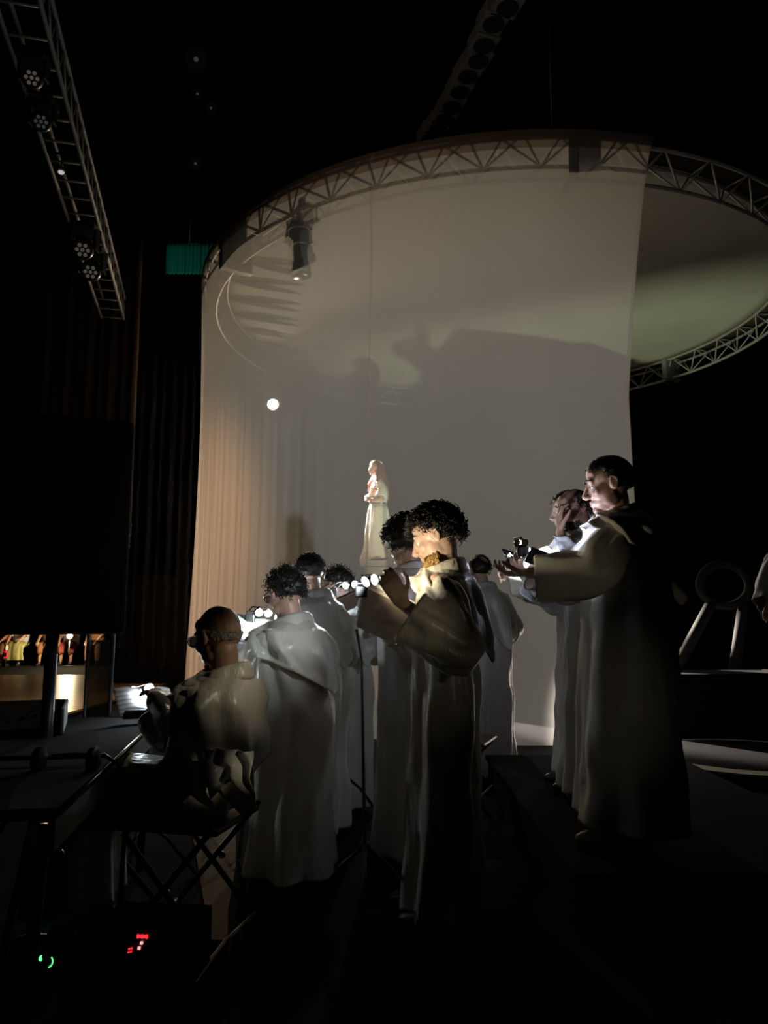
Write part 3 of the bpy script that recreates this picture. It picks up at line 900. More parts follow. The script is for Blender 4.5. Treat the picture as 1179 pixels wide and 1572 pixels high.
def person(label, head, face, gaze, floor_z=0.0, pitch=0.0, left=None, right=None, hair=None, skin='skin', robe='satin', seat=None,
           wide=1.0, lean=0.06, seed=1, glasses=False, beard=None, hood=0.48, roll=0.0, fat=1.0, clothes='robe', curl=(0.5, 0.5), palm=((0, 0, -1), (0, 0, -1)),
           group='robed choir', voxel=0.0055, shoes='shoe_dark', brows=None, hdir=(None, None), hscale=1.0, folds=6, lower=None, upper=None, hem=0.06, tip=0.0, slv=(0.035, 0.035), sw=1.0, pole=None):
    """head: world centre of the head; face: (dx,dy) chest direction; gaze: (dx,dy) head direction; left/right: world wrist targets"""
    fw = V((face[0], face[1], 0)).normalized(); yaw = math.atan2(-fw.x, fw.y)
    foot = V((head.x, head.y, floor_z)) - fw * lean
    if seat is not None: foot = foot
    T = thing('person', label, 'person', foot, yaw, group)
    Rz = Matrix.Rotation(yaw, 4, 'Z'); inv = (Matrix.Translation(foot) @ Rz).inverted()
    hl = inv @ head
    hz = hl.z; zs = hz - 0.195
    gz = V((gaze[0], gaze[1], 0)).normalized(); gl = inv.to_3x3() @ gz; gyaw = math.atan2(-gl.x, gl.y)
    Hm = Matrix.Translation(hl) @ (Matrix.Rotation(gyaw, 4, 'Z') @ Matrix.Rotation(R(-pitch), 4, 'X') @ Matrix.Rotation(R(roll), 4, 'Y')) @ Matrix.Scale(hscale, 4)
    hip = (zs * 0.645) if seat is None else seat + 0.09
    cy = lambda z: hl.y * 0.85 * max(0.0, min(1.15, (z - hip) / (zs - hip))) - 0.035 if True else 0
    nb_ = V((0, cy(zs) - 0.01, zs + 0.03))
    # ---- body
    mb = MB()
    add_head(mb, Hm, fat)
    hb = Hm @ V((0, -0.022, -0.055))
    mb.chain([hb, hb.lerp(nb_, 0.5), nb_, nb_ - V((0, 0, 0.06))], [0.056, 0.056, 0.062, 0.07], 14)
    mb.ell((0, cy(zs - 0.12), zs - 0.13), (0.155, 0.105, 0.17)); mb.ell((0, cy(zs - 0.34), zs - 0.34), (0.14, 0.105, 0.17))
    mb.ell((0, cy(hip), hip), (0.16, 0.115, 0.14))
    mb.chain([V((-0.165, cy(zs), zs - 0.02)), V((0, cy(zs), zs + 0.01)), V((0.165, cy(zs), zs - 0.02))], [0.046, 0.06, 0.046], 12)
    ankles = []
    for sx in (-1, 1):
        if seat is None:
            st_ = 0.05 * sx * (1 if seed % 2 else -1)
            hp, kn, an = V((sx * 0.09, cy(hip), hip)), V((sx * 0.10, 0.02 + st_ * 0.5, hip * 0.53)), V((sx * 0.11, -0.02 + st_, 0.09))
        else:
            hp, kn, an = V((sx * 0.09, -0.02, hip - 0.02)), V((sx * 0.13, 0.42, seat + 0.06)), V((sx * 0.13, 0.44, 0.09))
        mb.chain([hp, hp.lerp(kn, 0.5), kn, kn.lerp(an, 0.35), an], [0.085, 0.07, 0.052, 0.055, 0.036], 12)
        mb.chain([an, an + V((0, 0.06, -0.045)), an + V((0, 0.15, -0.055))], [0.038, 0.038, 0.028], 10)
        ankles.append(an)
    arms = []
    for i, (sx, tg) in enumerate(((-1, left), (1, right))):
        sh = V((sx * 0.165, cy(zs), zs - 0.045))
        if tg is None: wr = V((sx * 0.27, cy(hip) + 0.05, hip - 0.02 if seat is None else hip + 0.02))
        else: wr = inv @ tg
        el, wr = ik(sh, wr, 0.295, 0.265, V((sx * 0.75, -0.35, -0.8)) if pole is None else V((sx * pole[0], pole[1], pole[2])))
        mb.chain([sh, sh.lerp(el, 0.5), el, el.lerp(wr, 0.35), wr], [0.054, 0.047, 0.039, 0.038, 0.026], 12)
        hd = (wr - el).normalized()
        if hdir[i] is not None: hd = (inv.to_3x3() @ V(hdir[i])).normalized()
        pn = inv.to_3x3() @ V(palm[i])
        add_hand(mb, wr + hd * 0.012, hd, pn, 1 if i == 1 else -1, curl[i])
        if hd.cross(pn).dot(V((-sx, 0, 0.3))) * (1 if i == 1 else -1) < -5: pass
        arms.append((sh, el, wr))
    me = voxel_union(mb, 'body', M[skin], voxel)
    bo = bpy.data.objects.new('body', me); COL.objects.link(bo); bo.parent = T
    # ---- eyes
    for sx in (-1, 1):
        e = MB().ell(Hm @ V((sx * 0.031, 0.0745, 0.006)), (0.0125, 0.0125, 0.0105), Hm.to_3x3().normalized(), 12, 8)
        e.ell(Hm @ V((sx * 0.0315, 0.0835, 0.005)), (0.0055, 0.004, 0.0055), Hm.to_3x3().normalized(), 10, 6, mi=1)
        e.build('eye', [M['eye'], M['iris']], T)
        if brows:
            P = lambda x, y, z: Hm @ V((x, y, z))
            MB().tube([P(sx * 0.012, 0.096, 0.034), P(sx * 0.03, 0.096, 0.041), P(sx * 0.052, 0.078, 0.034)], [0.004, 0.0048, 0.002], 6).build('eyebrow', M[brows], T)
    # ---- hair and beard
    if hair:
        hm = hair_mesh(Hm, **{k: v for k, v in hair.items() if k != 'mat'}, seed=seed)
        hm.build('hair', M[hair['mat']], T)
    if beard:
        b = MB(); rnd = random.Random(seed + 50)
        for k in range(int(beard[1])):
            an = rnd.uniform(-1.35, 1.35); dep = rnd.random()
            p = V((0.062 * math.sin(an) * fat, 0.004 + 0.086 * math.cos(an) - 0.010, -0.062 - 0.05 * dep * (0.4 + 0.6 * math.cos(an))))
            if abs(an) < 0.35 and p.z > -0.085: continue
            dr = V((math.sin(an) * 0.5, math.cos(an) * 0.7, -0.75 + rnd.uniform(-0.3, 0.3))).normalized()
            L = beard[2] * rnd.uniform(0.5, 1.2); sd = V((rnd.gauss(0, 1), rnd.gauss(0, 1), rnd.gauss(0, 1))) * 0.006
            b.tube([Hm @ p, Hm @ (p + dr * L * 0.5 + sd), Hm @ (p + dr * L - sd)], [0.0045, 0.004, 0.0015], 5)
        b.build('beard', M[beard[0]], T)
    if glasses: glasses_mesh(Hm, T)
    # ---- shoes
    for an in ankles:
        sh_ = MB()
        sh_.ell(an + V((0, 0.075, -0.048)), (0.047, 0.145, 0.042), None, 16, 10)
        sh_.ell(an + V((0, 0.0, -0.02)), (0.044, 0.06, 0.06), None, 14, 8)
        vv = []
        for p in sh_.v:
            vv.append((p[0], p[1], max(p[2], 0.004)))
        sh_.v = vv
        s_o = sh_.build('shoe', M[shoes], T)
        sl = MB().grid(20, 3, lambda u, v: V((an.x + 0.049 * math.cos(u * 6.2832), an.y + 0.06 + 0.155 * math.sin(u * 6.2832) * (1 if math.sin(u * 6.2832) > 0 else 0.8), 0.002 + v * 0.016)), close=True)
        sl.build('sole', M['shoe_dark'], s_o)
    # ---- clothing
    mrobe = M[robe]
    W = wide
    prof = [(zs + 0.06, 0.078, 0.080), (zs + 0.035, 0.115, 0.094), (zs + 0.01, 0.175, 0.112), (zs - 0.045, 0.215, 0.128), (zs - 0.16, 0.224, 0.147),
            ((zs - 0.16 + hip) / 2, 0.212, 0.158), (hip, 0.222, 0.172)]
    if clothes == 'robe':
        rows = [(0, cy(z) + (0.0 if i else -0.0), z, a * (W if i > 2 else 1), b * (W if i > 2 else 1)) for i, (z, a, b) in enumerate(prof)]
        mr = MB()
        if seat is None:
            rows += [(0, -0.02, hip * 0.55, 0.222 * W, 0.182 * W), (0, -0.02, hip * 0.25, 0.232 * W, 0.195 * W), (0, -0.01, hem, 0.242 * W, 0.205 * W)]
            sweep(mr, rows, folds, 0.040, seed, 110, 0.020)
        else:
            rows += [(0, -0.03, seat + 0.03, 0.23 * W, 0.18 * W)]
            sweep(mr, rows, folds, 0.02, seed, 100, 0.024)
            sweep(mr, [(0, -0.08, seat + 0.08, 0.2, 0.10), (0, 0.15, seat + 0.07, 0.23, 0.12), (0, 0.38, seat + 0.05, 0.235, 0.13), (0, 0.47, seat - 0.08, 0.23, 0.13), (0, 0.47, 0.16, 0.235, 0.15)], 6, 0.03, seed + 3, 56, 0.01)
        for i, (sh, el, wr) in enumerate(arms):
            end = wr - (wr - el).normalized() * slv[i]
            dn = V((0, 0, -1))
            inn = V((-sh.x * 0.55, 0, -0.03))
            rr = [(sh + inn, 0.080), (sh.lerp(el, 0.12), 0.084), (sh.lerp(el, 0.35), 0.090), (sh.lerp(el, 0.7), 0.094), (el + dn * 0.012, 0.098), (el.lerp(end, 0.5) + dn * 0.022, 0.096), (end + dn * 0.028, 0.098)]
            k = 1 if i == 0 else -1
            t0 = (el - sh).normalized(); lat = t0.cross(V((0, 1, 0.2))).normalized()
            sweep(mr, [(p.x, p.y, p.z, r_ * 0.97 * sw, r_ * 1.03 * sw) for p, r_ in rr], 4, 0.024, seed + 11 + i, 52, 0.028, True, lat)
        mr.build('robe', mrobe, T, solid=0.003)
        # collar
        cl = MB(); c0 = V((0, cy(zs + 0.06) + 0.004, zs + 0.035))
        cprof = ((0.122, -0.03), (0.112, 0.0), (0.099, 0.035), (0.093, 0.058), (0.100, 0.068), (0.112, 0.058), (0.122, 0.034), (0.130, 0.008))

        def collar_pt(u, v):
            k = v * (len(cprof) - 1); i0 = min(int(k), len(cprof) - 2); t_ = k - i0
            r_ = cprof[i0][0] * (1 - t_) + cprof[i0 + 1][0] * t_; z_ = cprof[i0][1] * (1 - t_) + cprof[i0 + 1][1] * t_
            an = u * 6.2832; bk = 0.5 + 0.5 * math.cos(an)
            r_ += 0.006 * math.sin(an * 5 + seed) * v
            return c0 + V((math.sin(an) * r_ * 0.97, -math.cos(an) * r_ * 0.93, z_ * (0.55 + 0.55 * bk) - 0.03 * (1 - bk)))
        cl.grid(44, 15, collar_pt, close=True)
        cl.build('collar', mrobe, T, solid=0.004)
        if hood:
            tab = sorted([(z, a * W, b * W, cy(z)) for z, a, b in prof])
            pm = R(142)
            rnd = random.Random(seed); p1, p2 = rnd.uniform(0, 6), rnd.uniform(0, 6)

            def hood_pt(u, v):
                ph = (u - 0.5) * 2 * pm
                c = max(0.0, 1 - abs(ph - tip) / (pm * 0.80))
                L = 0.15 + (hood + 0.01) * c ** 1.45 - (0.07 * max(0, abs(ph) - R(95)) / R(45))
                vv = v ** 1.1
                z = zs + 0.06 - L * vv
                a, b, yc = lerp_table(tab, z)
                fold = (1 - 2 * abs(math.sin(ph * 3.1 * (0.8 + 0.6 * v) + p1))) * 0.75 + math.sin(ph * 9.5 - v * 5.0 + p2) * 0.3 + noise.noise(V((ph * 2.5, v * 3.0, seed))) * 0.8
                o_ = 0.034 + 0.018 * v * c + 0.02 * min(1, abs(ph) / 1.4) * min(1, v * 2) + fold * 0.026 * min(1, v * 1.8) + 0.014 * math.sin(v * math.pi) * c
                if v > 0.93: o_ += 0.006
                ex = 1.0 - 0.35 * c * v ** 2
                return V((math.sin(ph) * (a + o_) * ex, yc - math.cos(ph) * (b + o_ + 0.03 * c * v * v), z))
            MB().grid(96, 32, hood_pt).build('hood', mrobe, T, solid=0.005)
    elif clothes == 'plain':
        mr = MB()
        sweep(mr, [(0, cy(z), z, a, b) for z, a, b in prof], 5, 0.012, seed, 32, 0.006)
        for i, (sh, el, wr) in enumerate(arms):
            sweep(mr, [(*(sh + V((-sh.x * 0.25, 0, 0))), 0.08, 0.08), (*sh.lerp(el, 0.5), 0.07, 0.07), (*el, 0.06, 0.06)], 4, 0.01, seed, 20, 0.004)
        mr.build('shirt', M[upper], T)
        lo = MB()
        if lower[1] == 'skirt':
            sweep(lo, [(0, -0.05, seat + 0.1, 0.2, 0.1), (0, 0.2, seat + 0.1, 0.23, 0.1), (0, 0.42, seat + 0.06, 0.24, 0.11), (0, 0.48, seat - 0.1, 0.24, 0.1), (0, 0.47, 0.16, 0.26, 0.12)], 7, 0.03, seed, 48, 0.006)
        else:
            zend = 0.12 if lower[1] == 'long' else seat - 0.10
            for sx in (-1, 1):
                sweep(lo, [(sx * 0.09, -0.03, seat + 0.08, 0.1, 0.1), (sx * 0.11, 0.2, seat + 0.08, 0.095, 0.095), (sx * 0.13, 0.42, seat + 0.05, 0.085, 0.085), (sx * 0.13, 0.47, seat - 0.08, 0.08, 0.08), (sx * 0.13, 0.45, zend, 0.075, 0.075)], 4, 0.012, seed, 22, 0.004)
        lo.build('skirt' if lower[1] == 'skirt' else 'trousers', M[lower[0]], T)
    return T, Hm, arms


HAIR_CURLY = dict(kind='full', thick=0.032, curls=950, curl_r=0.011, curl_len=0.034, amp=0.012, freq=38, mat='hair_black')
HAIR_FRIZZ = dict(kind='full', thick=0.044, curls=950, curl_r=0.008, curl_len=0.032, amp=0.012, freq=45, mat='hair_black')
HAIR_WAVY = dict(kind='full', thick=0.016, curls=200, curl_r=0.010, curl_len=0.04, amp=0.009, freq=36, mat='hair_black')
HAIR_SHORT = dict(kind='full', thick=0.012, curls=260, curl_r=0.003, curl_len=0.03, amp=0.006, freq=50, mat='hair_black')
HAIR_MESSY = dict(kind='full', thick=0.015, curls=280, curl_r=0.005, curl_len=0.042, amp=0.008, freq=45, mat='hair_black')
HAIR_RING_W = dict(kind='low', thick=0.0015, curls=170, curl_r=0.002, curl_len=0.010, amp=0.001, freq=60, mat='hair_grey')
HAIR_RING_B = dict(kind='ring', thick=0.012, curls=260, curl_r=0.005, curl_len=0.03, amp=0.006, freq=50, mat='hair_brown')
HAIR_SPOT = dict(kind='spot', thick=0.011, curls=240, curl_r=0.003, curl_len=0.026, amp=0.005, freq=50, mat='hair_black')
HAIR_CROP = dict(kind='full', thick=0.013, curls=220, curl_r=0.003, curl_len=0.02, amp=0.004, freq=60, mat='hair_black')

# P1 seated at the table on the left
P1_T, P1_H, P1_A = person('seated balding person in cream satin robe and dark spectacles on folding chair', at(335, 979, 3.05), (-0.97, 0.22), (-0.78, 0.62), pitch=14,
       left=at(247, 1076, 3.32), right=at(268, 1078, 3.62), hair=HAIR_RING_W, skin='skin_tan', seat=0.52, lean=-0.09, seed=3, glasses=True, hood=0.36, tip=-0.45, wide=0.88, folds=5, sw=0.88, pole=(0.25, -0.5, -0.8), curl=(0.35, 0.4), fat=1.06)
# P2 standing behind
person('wavy black-haired spectacled person in satin robe standing behind the seated man', at(438, 913, 3.95), (-0.86, 0.5), (-0.62, 0.85), pitch=16,
       left=at(402, 985, 4.27), right=at(425, 985, 4.40), hair=HAIR_WAVY, seed=5, glasses=True, hood=0.20, wide=0.96, lean=0.05)
# P3
person('short dark-haired person in grey satin robe, tallest of the three at left, back turned', at(476, 882, 4.7), (-0.80, 0.6), (-0.12, 1.0), pitch=10,
       left=at(450, 985, 5.0), right=at(480, 985, 5.15), hair=HAIR_SHORT, seed=6, robe='satin_pale', hood=0.27, lean=0.03, wide=0.92)
# P4
person('messy-haired person with lit face and spectacles beside the left stand lamp', at(517, 901, 5.3), (-0.75, 0.66), (-0.9, 0.42), pitch=18,
       left=at(505, 960, 5.6), right=at(530, 960, 5.65), hair=HAIR_MESSY, skin='skin_pale', seed=8, robe='satin_pale', hood=0.24, glasses=True, lean=0.04, wide=0.95)
# D, frizzy hair
person('frizzy black-haired person in white satin robe, half hidden by the curly bearded man', at(623, 838, 4.3), (-0.70, 0.70), (-0.32, 0.95), pitch=12, hscale=1.1,
       left=at(585, 925, 4.62), right=at(608, 925, 4.72), hair=HAIR_FRIZZ, skin='skin_tan', seed=10, robe='satin_pale', hood=0.24, lean=0.05, wide=1.05)
# C, curly bearded man in the centre
C_T, C_H, C_A = person('curly dark-haired blond-bearded man in satin robe leaning over a tan music stand', at(669, 826, 3.4), (-0.95, 0.25), (-0.97, 0.2), pitch=24,
       left=at(618, 926, 3.05), right=at(606, 940, 3.52), hair=HAIR_CURLY, skin='skin_pale', seed=11, robe='satin', hood=0.25, lean=0.0, beard=('beard_blond', 420, 0.055), wide=0.78, curl=(0.55, 0.45),
       hdir=((-0.45, 0.05, 0.8), None), palm=((-0.3, 0.9, 0.2), (0, 0.3, 1)))
# B, bald spot at the back
person('dark-haired person with bald crown in white robe, back turned near the scrim', at(736, 877, 6.3), (-0.62, 0.78), (-0.3, 1.0), pitch=4,
       left=at(715, 960, 6.6), right=at(740, 960, 6.7), hair=HAIR_SPOT, seed=12, robe='satin_pale', hood=0.34, lean=0.03)
# R1, R2, R3 on the riser
person('tall dark-haired person in cream robe with outstretched sleeve, foremost at right', at(934, 746, 3.65), (-1.0, 0.1), (-1.0, 0.12), floor_z=0.25, pitch=12, hscale=1.06,
       left=at(812, 880, 3.45), right=at(822, 858, 3.78), hair=HAIR_CROP, skin='skin', seed=14, robe='linen', hood=0.28, lean=0.02, wide=1.16, brows='hair_black', shoes='leather', fat=1.12,
       palm=((0, 0, 1), (0.2, 0, -1)), curl=(0.6, 0.9), hem=0.09)
person('bald bearded person in white satin robe holding a hand to the chin', at(882, 783, 4.45), (-0.90, 0.30), (-0.97, -0.22), floor_z=0.25, pitch=12,
       left=at(860, 818, 4.23), right=at(815, 885, 4.52), hair=HAIR_RING_B, skin='skin_tan', seed=15, robe='satin_pale', hood=0.25, lean=0.06, beard=('hair_brown', 200, 0.03), brows='hair_black',
       hdir=((0.0, 0.1, 1.0), None), palm=((1, 0, 0), (0, 0, 1)), curl=(0.5, 0.5), wide=0.95, slv=(0.15, 0.035))
person('dark-haired person mostly hidden behind the bald bearded one at right', at(872, 785, 4.95), (-0.95, 0.2), (-1.0, 0.1), floor_z=0.25, pitch=10,
       left=at(790, 880, 4.95), right=at(800, 890, 5.1), hair=HAIR_SHORT, skin='skin_pale', seed=16, robe='linen', hood=0.25, lean=0.05, wide=0.95, curl=(0.9, 0.5))
# person cut by the right edge of the frame
person('robed person cut off by the right edge of the photo', at(1228, 812, 6.2), (-0.6, -0.8), (-0.6, -0.8), left=at(1208, 935, 5.9), right=at(1178, 940, 6.0), hair=HAIR_SHORT,
       floor_z=0.106, seed=18, robe='linen', hood=0.36, lean=0.03, voxel=0.008)

# ------------------------------------------------------------------ the singer on her plinth behind the scrim
SF = at(586, 862, 12.5)
plinth = thing('plinth', 'tall pale plinth under the long-haired singer behind the scrim', 'plinth', (SF.x + 0.05, SF.y, 0))
MB().box((0, 0, SF.z * 0.5 - 0.05), (0.62, 0.6, SF.z - 0.1), bev=0.01).build('shaft', M['plinth'], plinth, smooth=False)
MB().box((0, 0, SF.z - 0.05), (0.78, 0.74, 0.09), bev=0.012).build('cap', M['plinth'], plinth, smooth=False)
MB().box((0, 0, 0.06), (0.8, 0.76, 0.12), bev=0.012).build('foot_block', M['plinth'], plinth, smooth=False)
for zz in (0.35, 0.75):
    MB().box((0.0, -0.02, SF.z - zz), (0.66, 0.62, 0.03), bev=0.006).build('moulding', M['plinth'], plinth, smooth=False)

SH = at(577, 719, 12.45)
sg = thing('person', 'long auburn-haired singer in cream dress standing behind the scrim', 'person', (SF.x, SF.y, SF.z), math.atan2(0.97, -0.25))
inv = (Matrix.Translation(sg.location) @ Matrix.Rotation(math.atan2(0.97, -0.25), 4, 'Z')).inverted()
hl = inv @ SH; hl.x = 0
Hm = Matrix.Translation(hl) @ Matrix.Rotation(R(-4), 4, 'X')
zs = hl.z - 0.25; hip = zs * 0.64
mb = MB(); add_head(mb, Hm, 0.94)
mb.chain([Hm @ V((0, -0.02, -0.06)), V((0, hl.y - 0.05, zs + 0.02))], [0.05, 0.055], 12)
mb.ell((0, hl.y - 0.05, zs - 0.13), (0.14, 0.1, 0.16)); mb.ell((0, hl.y - 0.05, zs - 0.34), (0.125, 0.095, 0.16)); mb.ell((0, hl.y - 0.06, hip), (0.155, 0.12, 0.13))
for sx in (-1, 1):
    mb.chain([V((sx * 0.085, hl.y - 0.06, hip)), V((sx * 0.09, hl.y - 0.02 + 0.06 * sx, hip * 0.53)), V((sx * 0.09, hl.y - 0.06 + 0.08 * sx, 0.08))], [0.08, 0.05, 0.034], 12)
    an = V((sx * 0.09, hl.y - 0.06 + 0.08 * sx, 0.08))
    mb.chain([an, an + V((0, 0.06, -0.045)), an + V((0, 0.14, -0.055))], [0.034, 0.032, 0.022], 10)
    shp = V((sx * 0.16, hl.y - 0.05, zs - 0.03)); wr = V((sx * 0.05, hl.y + 0.11, zs - 0.27))
    el, wr = ik(shp, wr, 0.28, 0.25, V((sx * 0.7, -0.4, -0.8)))
    mb.chain([shp, shp.lerp(el, 0.5), el, el.lerp(wr, 0.35), wr], [0.05, 0.043, 0.036, 0.034, 0.024], 12)
    add_hand(mb, wr, V((-sx * 0.75, 0.5, 0.25)), V((-sx * 0.5, -0.8, -0.1)), 1 if sx > 0 else -1, 0.5)
o = bpy.data.objects.new('body', voxel_union(mb, 'body', M['skin_pale'], 0.007)); COL.objects.link(o); o.parent = sg
for sx in (-1, 1):
    e = MB().ell(Hm @ V((sx * 0.031, 0.0745, 0.006)), (0.0125, 0.0125, 0.0105)).ell(Hm @ V((sx * 0.0315, 0.0835, 0.005)), (0.0055, 0.004, 0.0055), mi=1)
    e.build('eye', [M['eye'], M['iris']], sg)
dr = MB(); yc = hl.y - 0.05
sweep(dr, [(0, yc, zs + 0.0, 0.13, 0.1), (0, yc, zs - 0.08, 0.18, 0.13), (0, yc, zs - 0.22, 0.165, 0.14), (0, yc, zs - 0.36, 0.145, 0.125), (0, yc, hip, 0.175, 0.155),
           (0, yc, hip * 0.55, 0.2, 0.20), (0, yc - 0.02, hip * 0.25, 0.22, 0.25), (0, yc - 0.03, 0.03, 0.25, 0.30)], 8, 0.05, 21, 72, 0.006)
for sx in (-1, 1):
    shp = V((sx * 0.13, yc, zs - 0.02)); sweep(dr, [(*shp, 0.075, 0.08), (*(shp + V((sx * 0.07, -0.02, -0.13))), 0.08, 0.09), (*(shp + V((sx * 0.09, 0.0, -0.24))), 0.09, 0.10)], 4, 0.014, 22, 28, 0.004)
dr.build('dress', M['cream_dress'], sg, solid=0.003)
MB().grid(40, 4, lambda u, v: V((math.sin(u * 6.2832) * 0.158, yc + math.cos(u * 6.2832) * 0.138, zs - 0.40 + 0.06 * v)), close=True).build('sash', M['plinth'], sg, solid=0.006)
hm = hair_mesh(Hm, kind='full', thick=0.016, seed=2, curls=0)
rnd = random.Random(9)
for k in range(130):                                    # long locks over the shoulders and back
    an = rnd.uniform(-1.62, 1.62); d = V((math.sin(an), -math.cos(an), rnd.uniform(0.2, 0.9))).normalized()
    p0 = SKC + V((d.x * SKR.x, d.y * SKR.y, d.z * SKR.z)) * 1.12
    L = rnd.uniform(0.34, 0.58); pts = []
    for i in range(10):
        t_ = i / 9; ra = 0.10 + 0.05 * math.sin(t_ * 2.4)
        yy = -math.cos(an) * ra * 1.1 - 0.01 + (0.11 * min(1, max(0, t_ - 0.25) * 2.2) if abs(an) > 1.15 else -0.03 * t_)
        tp = V((math.sin(an) * ra * (1.0 + 0.25 * t_), yy, 0.02 - L * t_))
        p = p0.lerp(tp, min(1, t_ * 3)) + V((noise.noise(V((k, t_ * 4, 0))) * 0.014, noise.noise(V((k, t_ * 4, 5))) * 0.014, 0))
        pts.append(Hm @ p)
    hm.tube(pts, [0.009 * (1 - 0.55 * i / 9) for i in range(10)], 6)
hm.build('hair', M['hair_red'], sg)
stf = MB().tube([at(571, 770, 12.3), at(566, 862, 12.3) + V((0, 0, -0.02))], 0.012, 8).build('staff', M['cream_dress'], None)
tag(stf, 'thin pale staff held upright before the singer', 'staff')

# ------------------------------------------------------------------ music stands, folders, clip lamps


def frame_from(c, n, up):
    """matrix: local z = n (facing), local y = up"""
    n = V(n).normalized(); u = V(up); u = (u - n * u.dot(n)).normalized(); r = u.cross(n)
    m = Matrix((r, u, n)).transposed().to_4x4(); m.translation = c
    return m


def board_stand(label, c, n, up, w_, h_, card, ground=0.0, cat='music stand', pages=True, post=True, group=None, sheet_label=None, sheet_off=(0, 0), post_pts=None):
    Mx = frame_from(V(c), n, up)
    t = thing('music_stand', label, cat, (c[0], c[1], ground), 0, group)
    Mi = Matrix.Translation(-V((c[0], c[1], ground))) @ Mx

    def put(mb_, name, mt, **k):
        o = mb_.build(name, mt, t, **k); o.matrix_local = Mi; return o
    put(MB().box((0, 0, 0), (w_, h_, 0.008), bev=0.003), 'desk', M[card], smooth=False)
    put(MB().box((0, -h_ / 2 + 0.006, 0.022), (w_, 0.012, 0.045), bev=0.003), 'ledge', M[card], smooth=False)
    for sx in (-1, 1):
        put(MB().lathe([(0.007, 0), (0.007, 0.006), (0.003, 0.009)], (sx * (w_ / 2 - 0.012), -h_ / 2 + 0.016, -0.012), None, 10), 'corner_rivet', M['chrome'])
    if post:
        base = Mi @ V((0, -0.02, -0.012)); b0 = V((base.x, base.y, 0.30)); o_ = V((c[0], c[1], ground))
        if post_pts:
            base, mid, b0 = [V(p) - o_ for p in post_pts]
        else: mid = V((base.x, base.y, base.z - 0.05))
        MB().tube([base, mid, b0], [0.006, 0.006, 0.008] if post_pts else [0.011, 0.012, 0.014], 8).build('post', M['black_metal' if not post_pts else 'grey_metal'], t)
        for k in range(3):
            an = R(30 + 120 * k)
            MB().tube([b0, b0 + V((math.cos(an) * 0.12, math.sin(an) * 0.12, -0.1)), V((b0.x + math.cos(an) * 0.27, b0.y + math.sin(an) * 0.27, 0.012))], [0.010, 0.009, 0.010], 6).build('leg', M['black_metal'], t)
    if pages:
        sh = MB()
        for k in (-1, 1):
            def fn(u, v, k=k):
                x = k * u * (w_ * 0.5 + 0.012); return V((x, (v - 0.5) * (h_ + 0.02), 0.008 + 0.012 * math.sin(u * math.pi) + 0.003))
            sh.grid(10, 4, fn)
        o = sh.build('sheet_music', M['sheet'], None, solid=0.0012)
        o.matrix_world = Mx @ Matrix.Translation((sheet_off[0], sheet_off[1] + 0.014, 0.0)); tag(o, sheet_label or 'open printed music pages', 'sheet music', 'sheet music')
    return t, Mx


def clip_lamp(label, heads, clip, aim, energy, target, color=(0.82, 0.93, 1.0), strength=None, ground=None, lit=True, cone=None):
    """clip-on reading lamp: black clip, two goosenecks, two LED heads; heads and clip are world points"""
    clip = V(clip); t = thing('clip_lamp', label, 'clip lamp', clip, 0, 'clip lamps on the music stands')
    MB().box((0, 0, 0.0), (0.055, 0.035, 0.05), bev=0.006).build('clip', M['black_metal'], t, smooth=False)
    MB().box((0, 0.0, 0.032), (0.04, 0.05, 0.014), bev=0.004).build('clip_lever', M['black_metal'], t, smooth=False)
    for i, hd in enumerate(heads):
        h_ = V(hd) - clip; d = V(aim[i] if isinstance(aim[0], (tuple, list, Vector)) else aim).normalized(); q = rot_to(d)
        s0 = V(((i - 0.5) * 0.03, 0, 0.03)); bk = h_ - d * 0.024
        MB().tube([s0, s0.lerp(bk, 0.4) + V((0, 0, 0.03)), bk + V((0, 0, 0.015)) - d * 0.01, bk], [0.004] * 4, 6).build('gooseneck', M['black_metal'], t)
        hb_ = MB().lathe([(0.010, -0.026), (0.021, -0.020), (0.025, 0.0), (0.0225, 0.0), (0.021, -0.005)], h_, q, 18).build('lamp_head', M['chrome'], t, edge=50)
        MB().lathe([(0.0005, -0.005), (0.0205, -0.005), (0.0205, -0.003), (0.0005, -0.002)], h_, q, 14).build('led_disc', M['led_white'] if lit else M['black'], hb_)
        if lit:
            en_ = energy[i] if isinstance(energy, tuple) else energy
            cn_ = cone[i] if cone else None
            if cn_: light('clip_light', 'SPOT', h_ + d * 0.03, en_ * 1.6, color[i] if isinstance(color[0], tuple) else color, t, h_ + d * 0.03 + V(cn_[:3]), 0.015, cn_[3], 1.0)
            else: light('clip_light', 'POINT', h_ + d * 0.03, en_, color[i] if isinstance(color[0], tuple) else color, t, None, 0.015)
    return t


# C's stand: tan board in front of him, seen from behind
cB = at(588, 948, 3.36)
board_stand('tan music stand facing the curly bearded man, lit from its top edge', cB, (0.40, 0.72, 0.55), (0.22, -0.60, 0.72), 0.22, 0.23, 'card', sheet_label='open music pages on the tan stand of the curly bearded man', post_pts=(at(547, 966, 3.42), at(555, 1014, 3.42), V((at(560, 1300, 3.42).x, 3.42, 0.3))))
clip_lamp('twin clip lamp on the tan stand of the curly bearded man', [at(561, 893, 3.16), at(575, 890, 3.16)], at(555, 908, 3.27), [(-0.5, -0.45, -0.3), (0.62, -0.5, 0.1)], (E_CLIP * 3.6, E_CLIP * 1.7), None, ((0.80, 0.92, 1.0), (1.0, 0.86, 0.56)), cone=((-0.58, 0.50, 0.14, 112), (0.60, 0.55, 0.22, 128)))
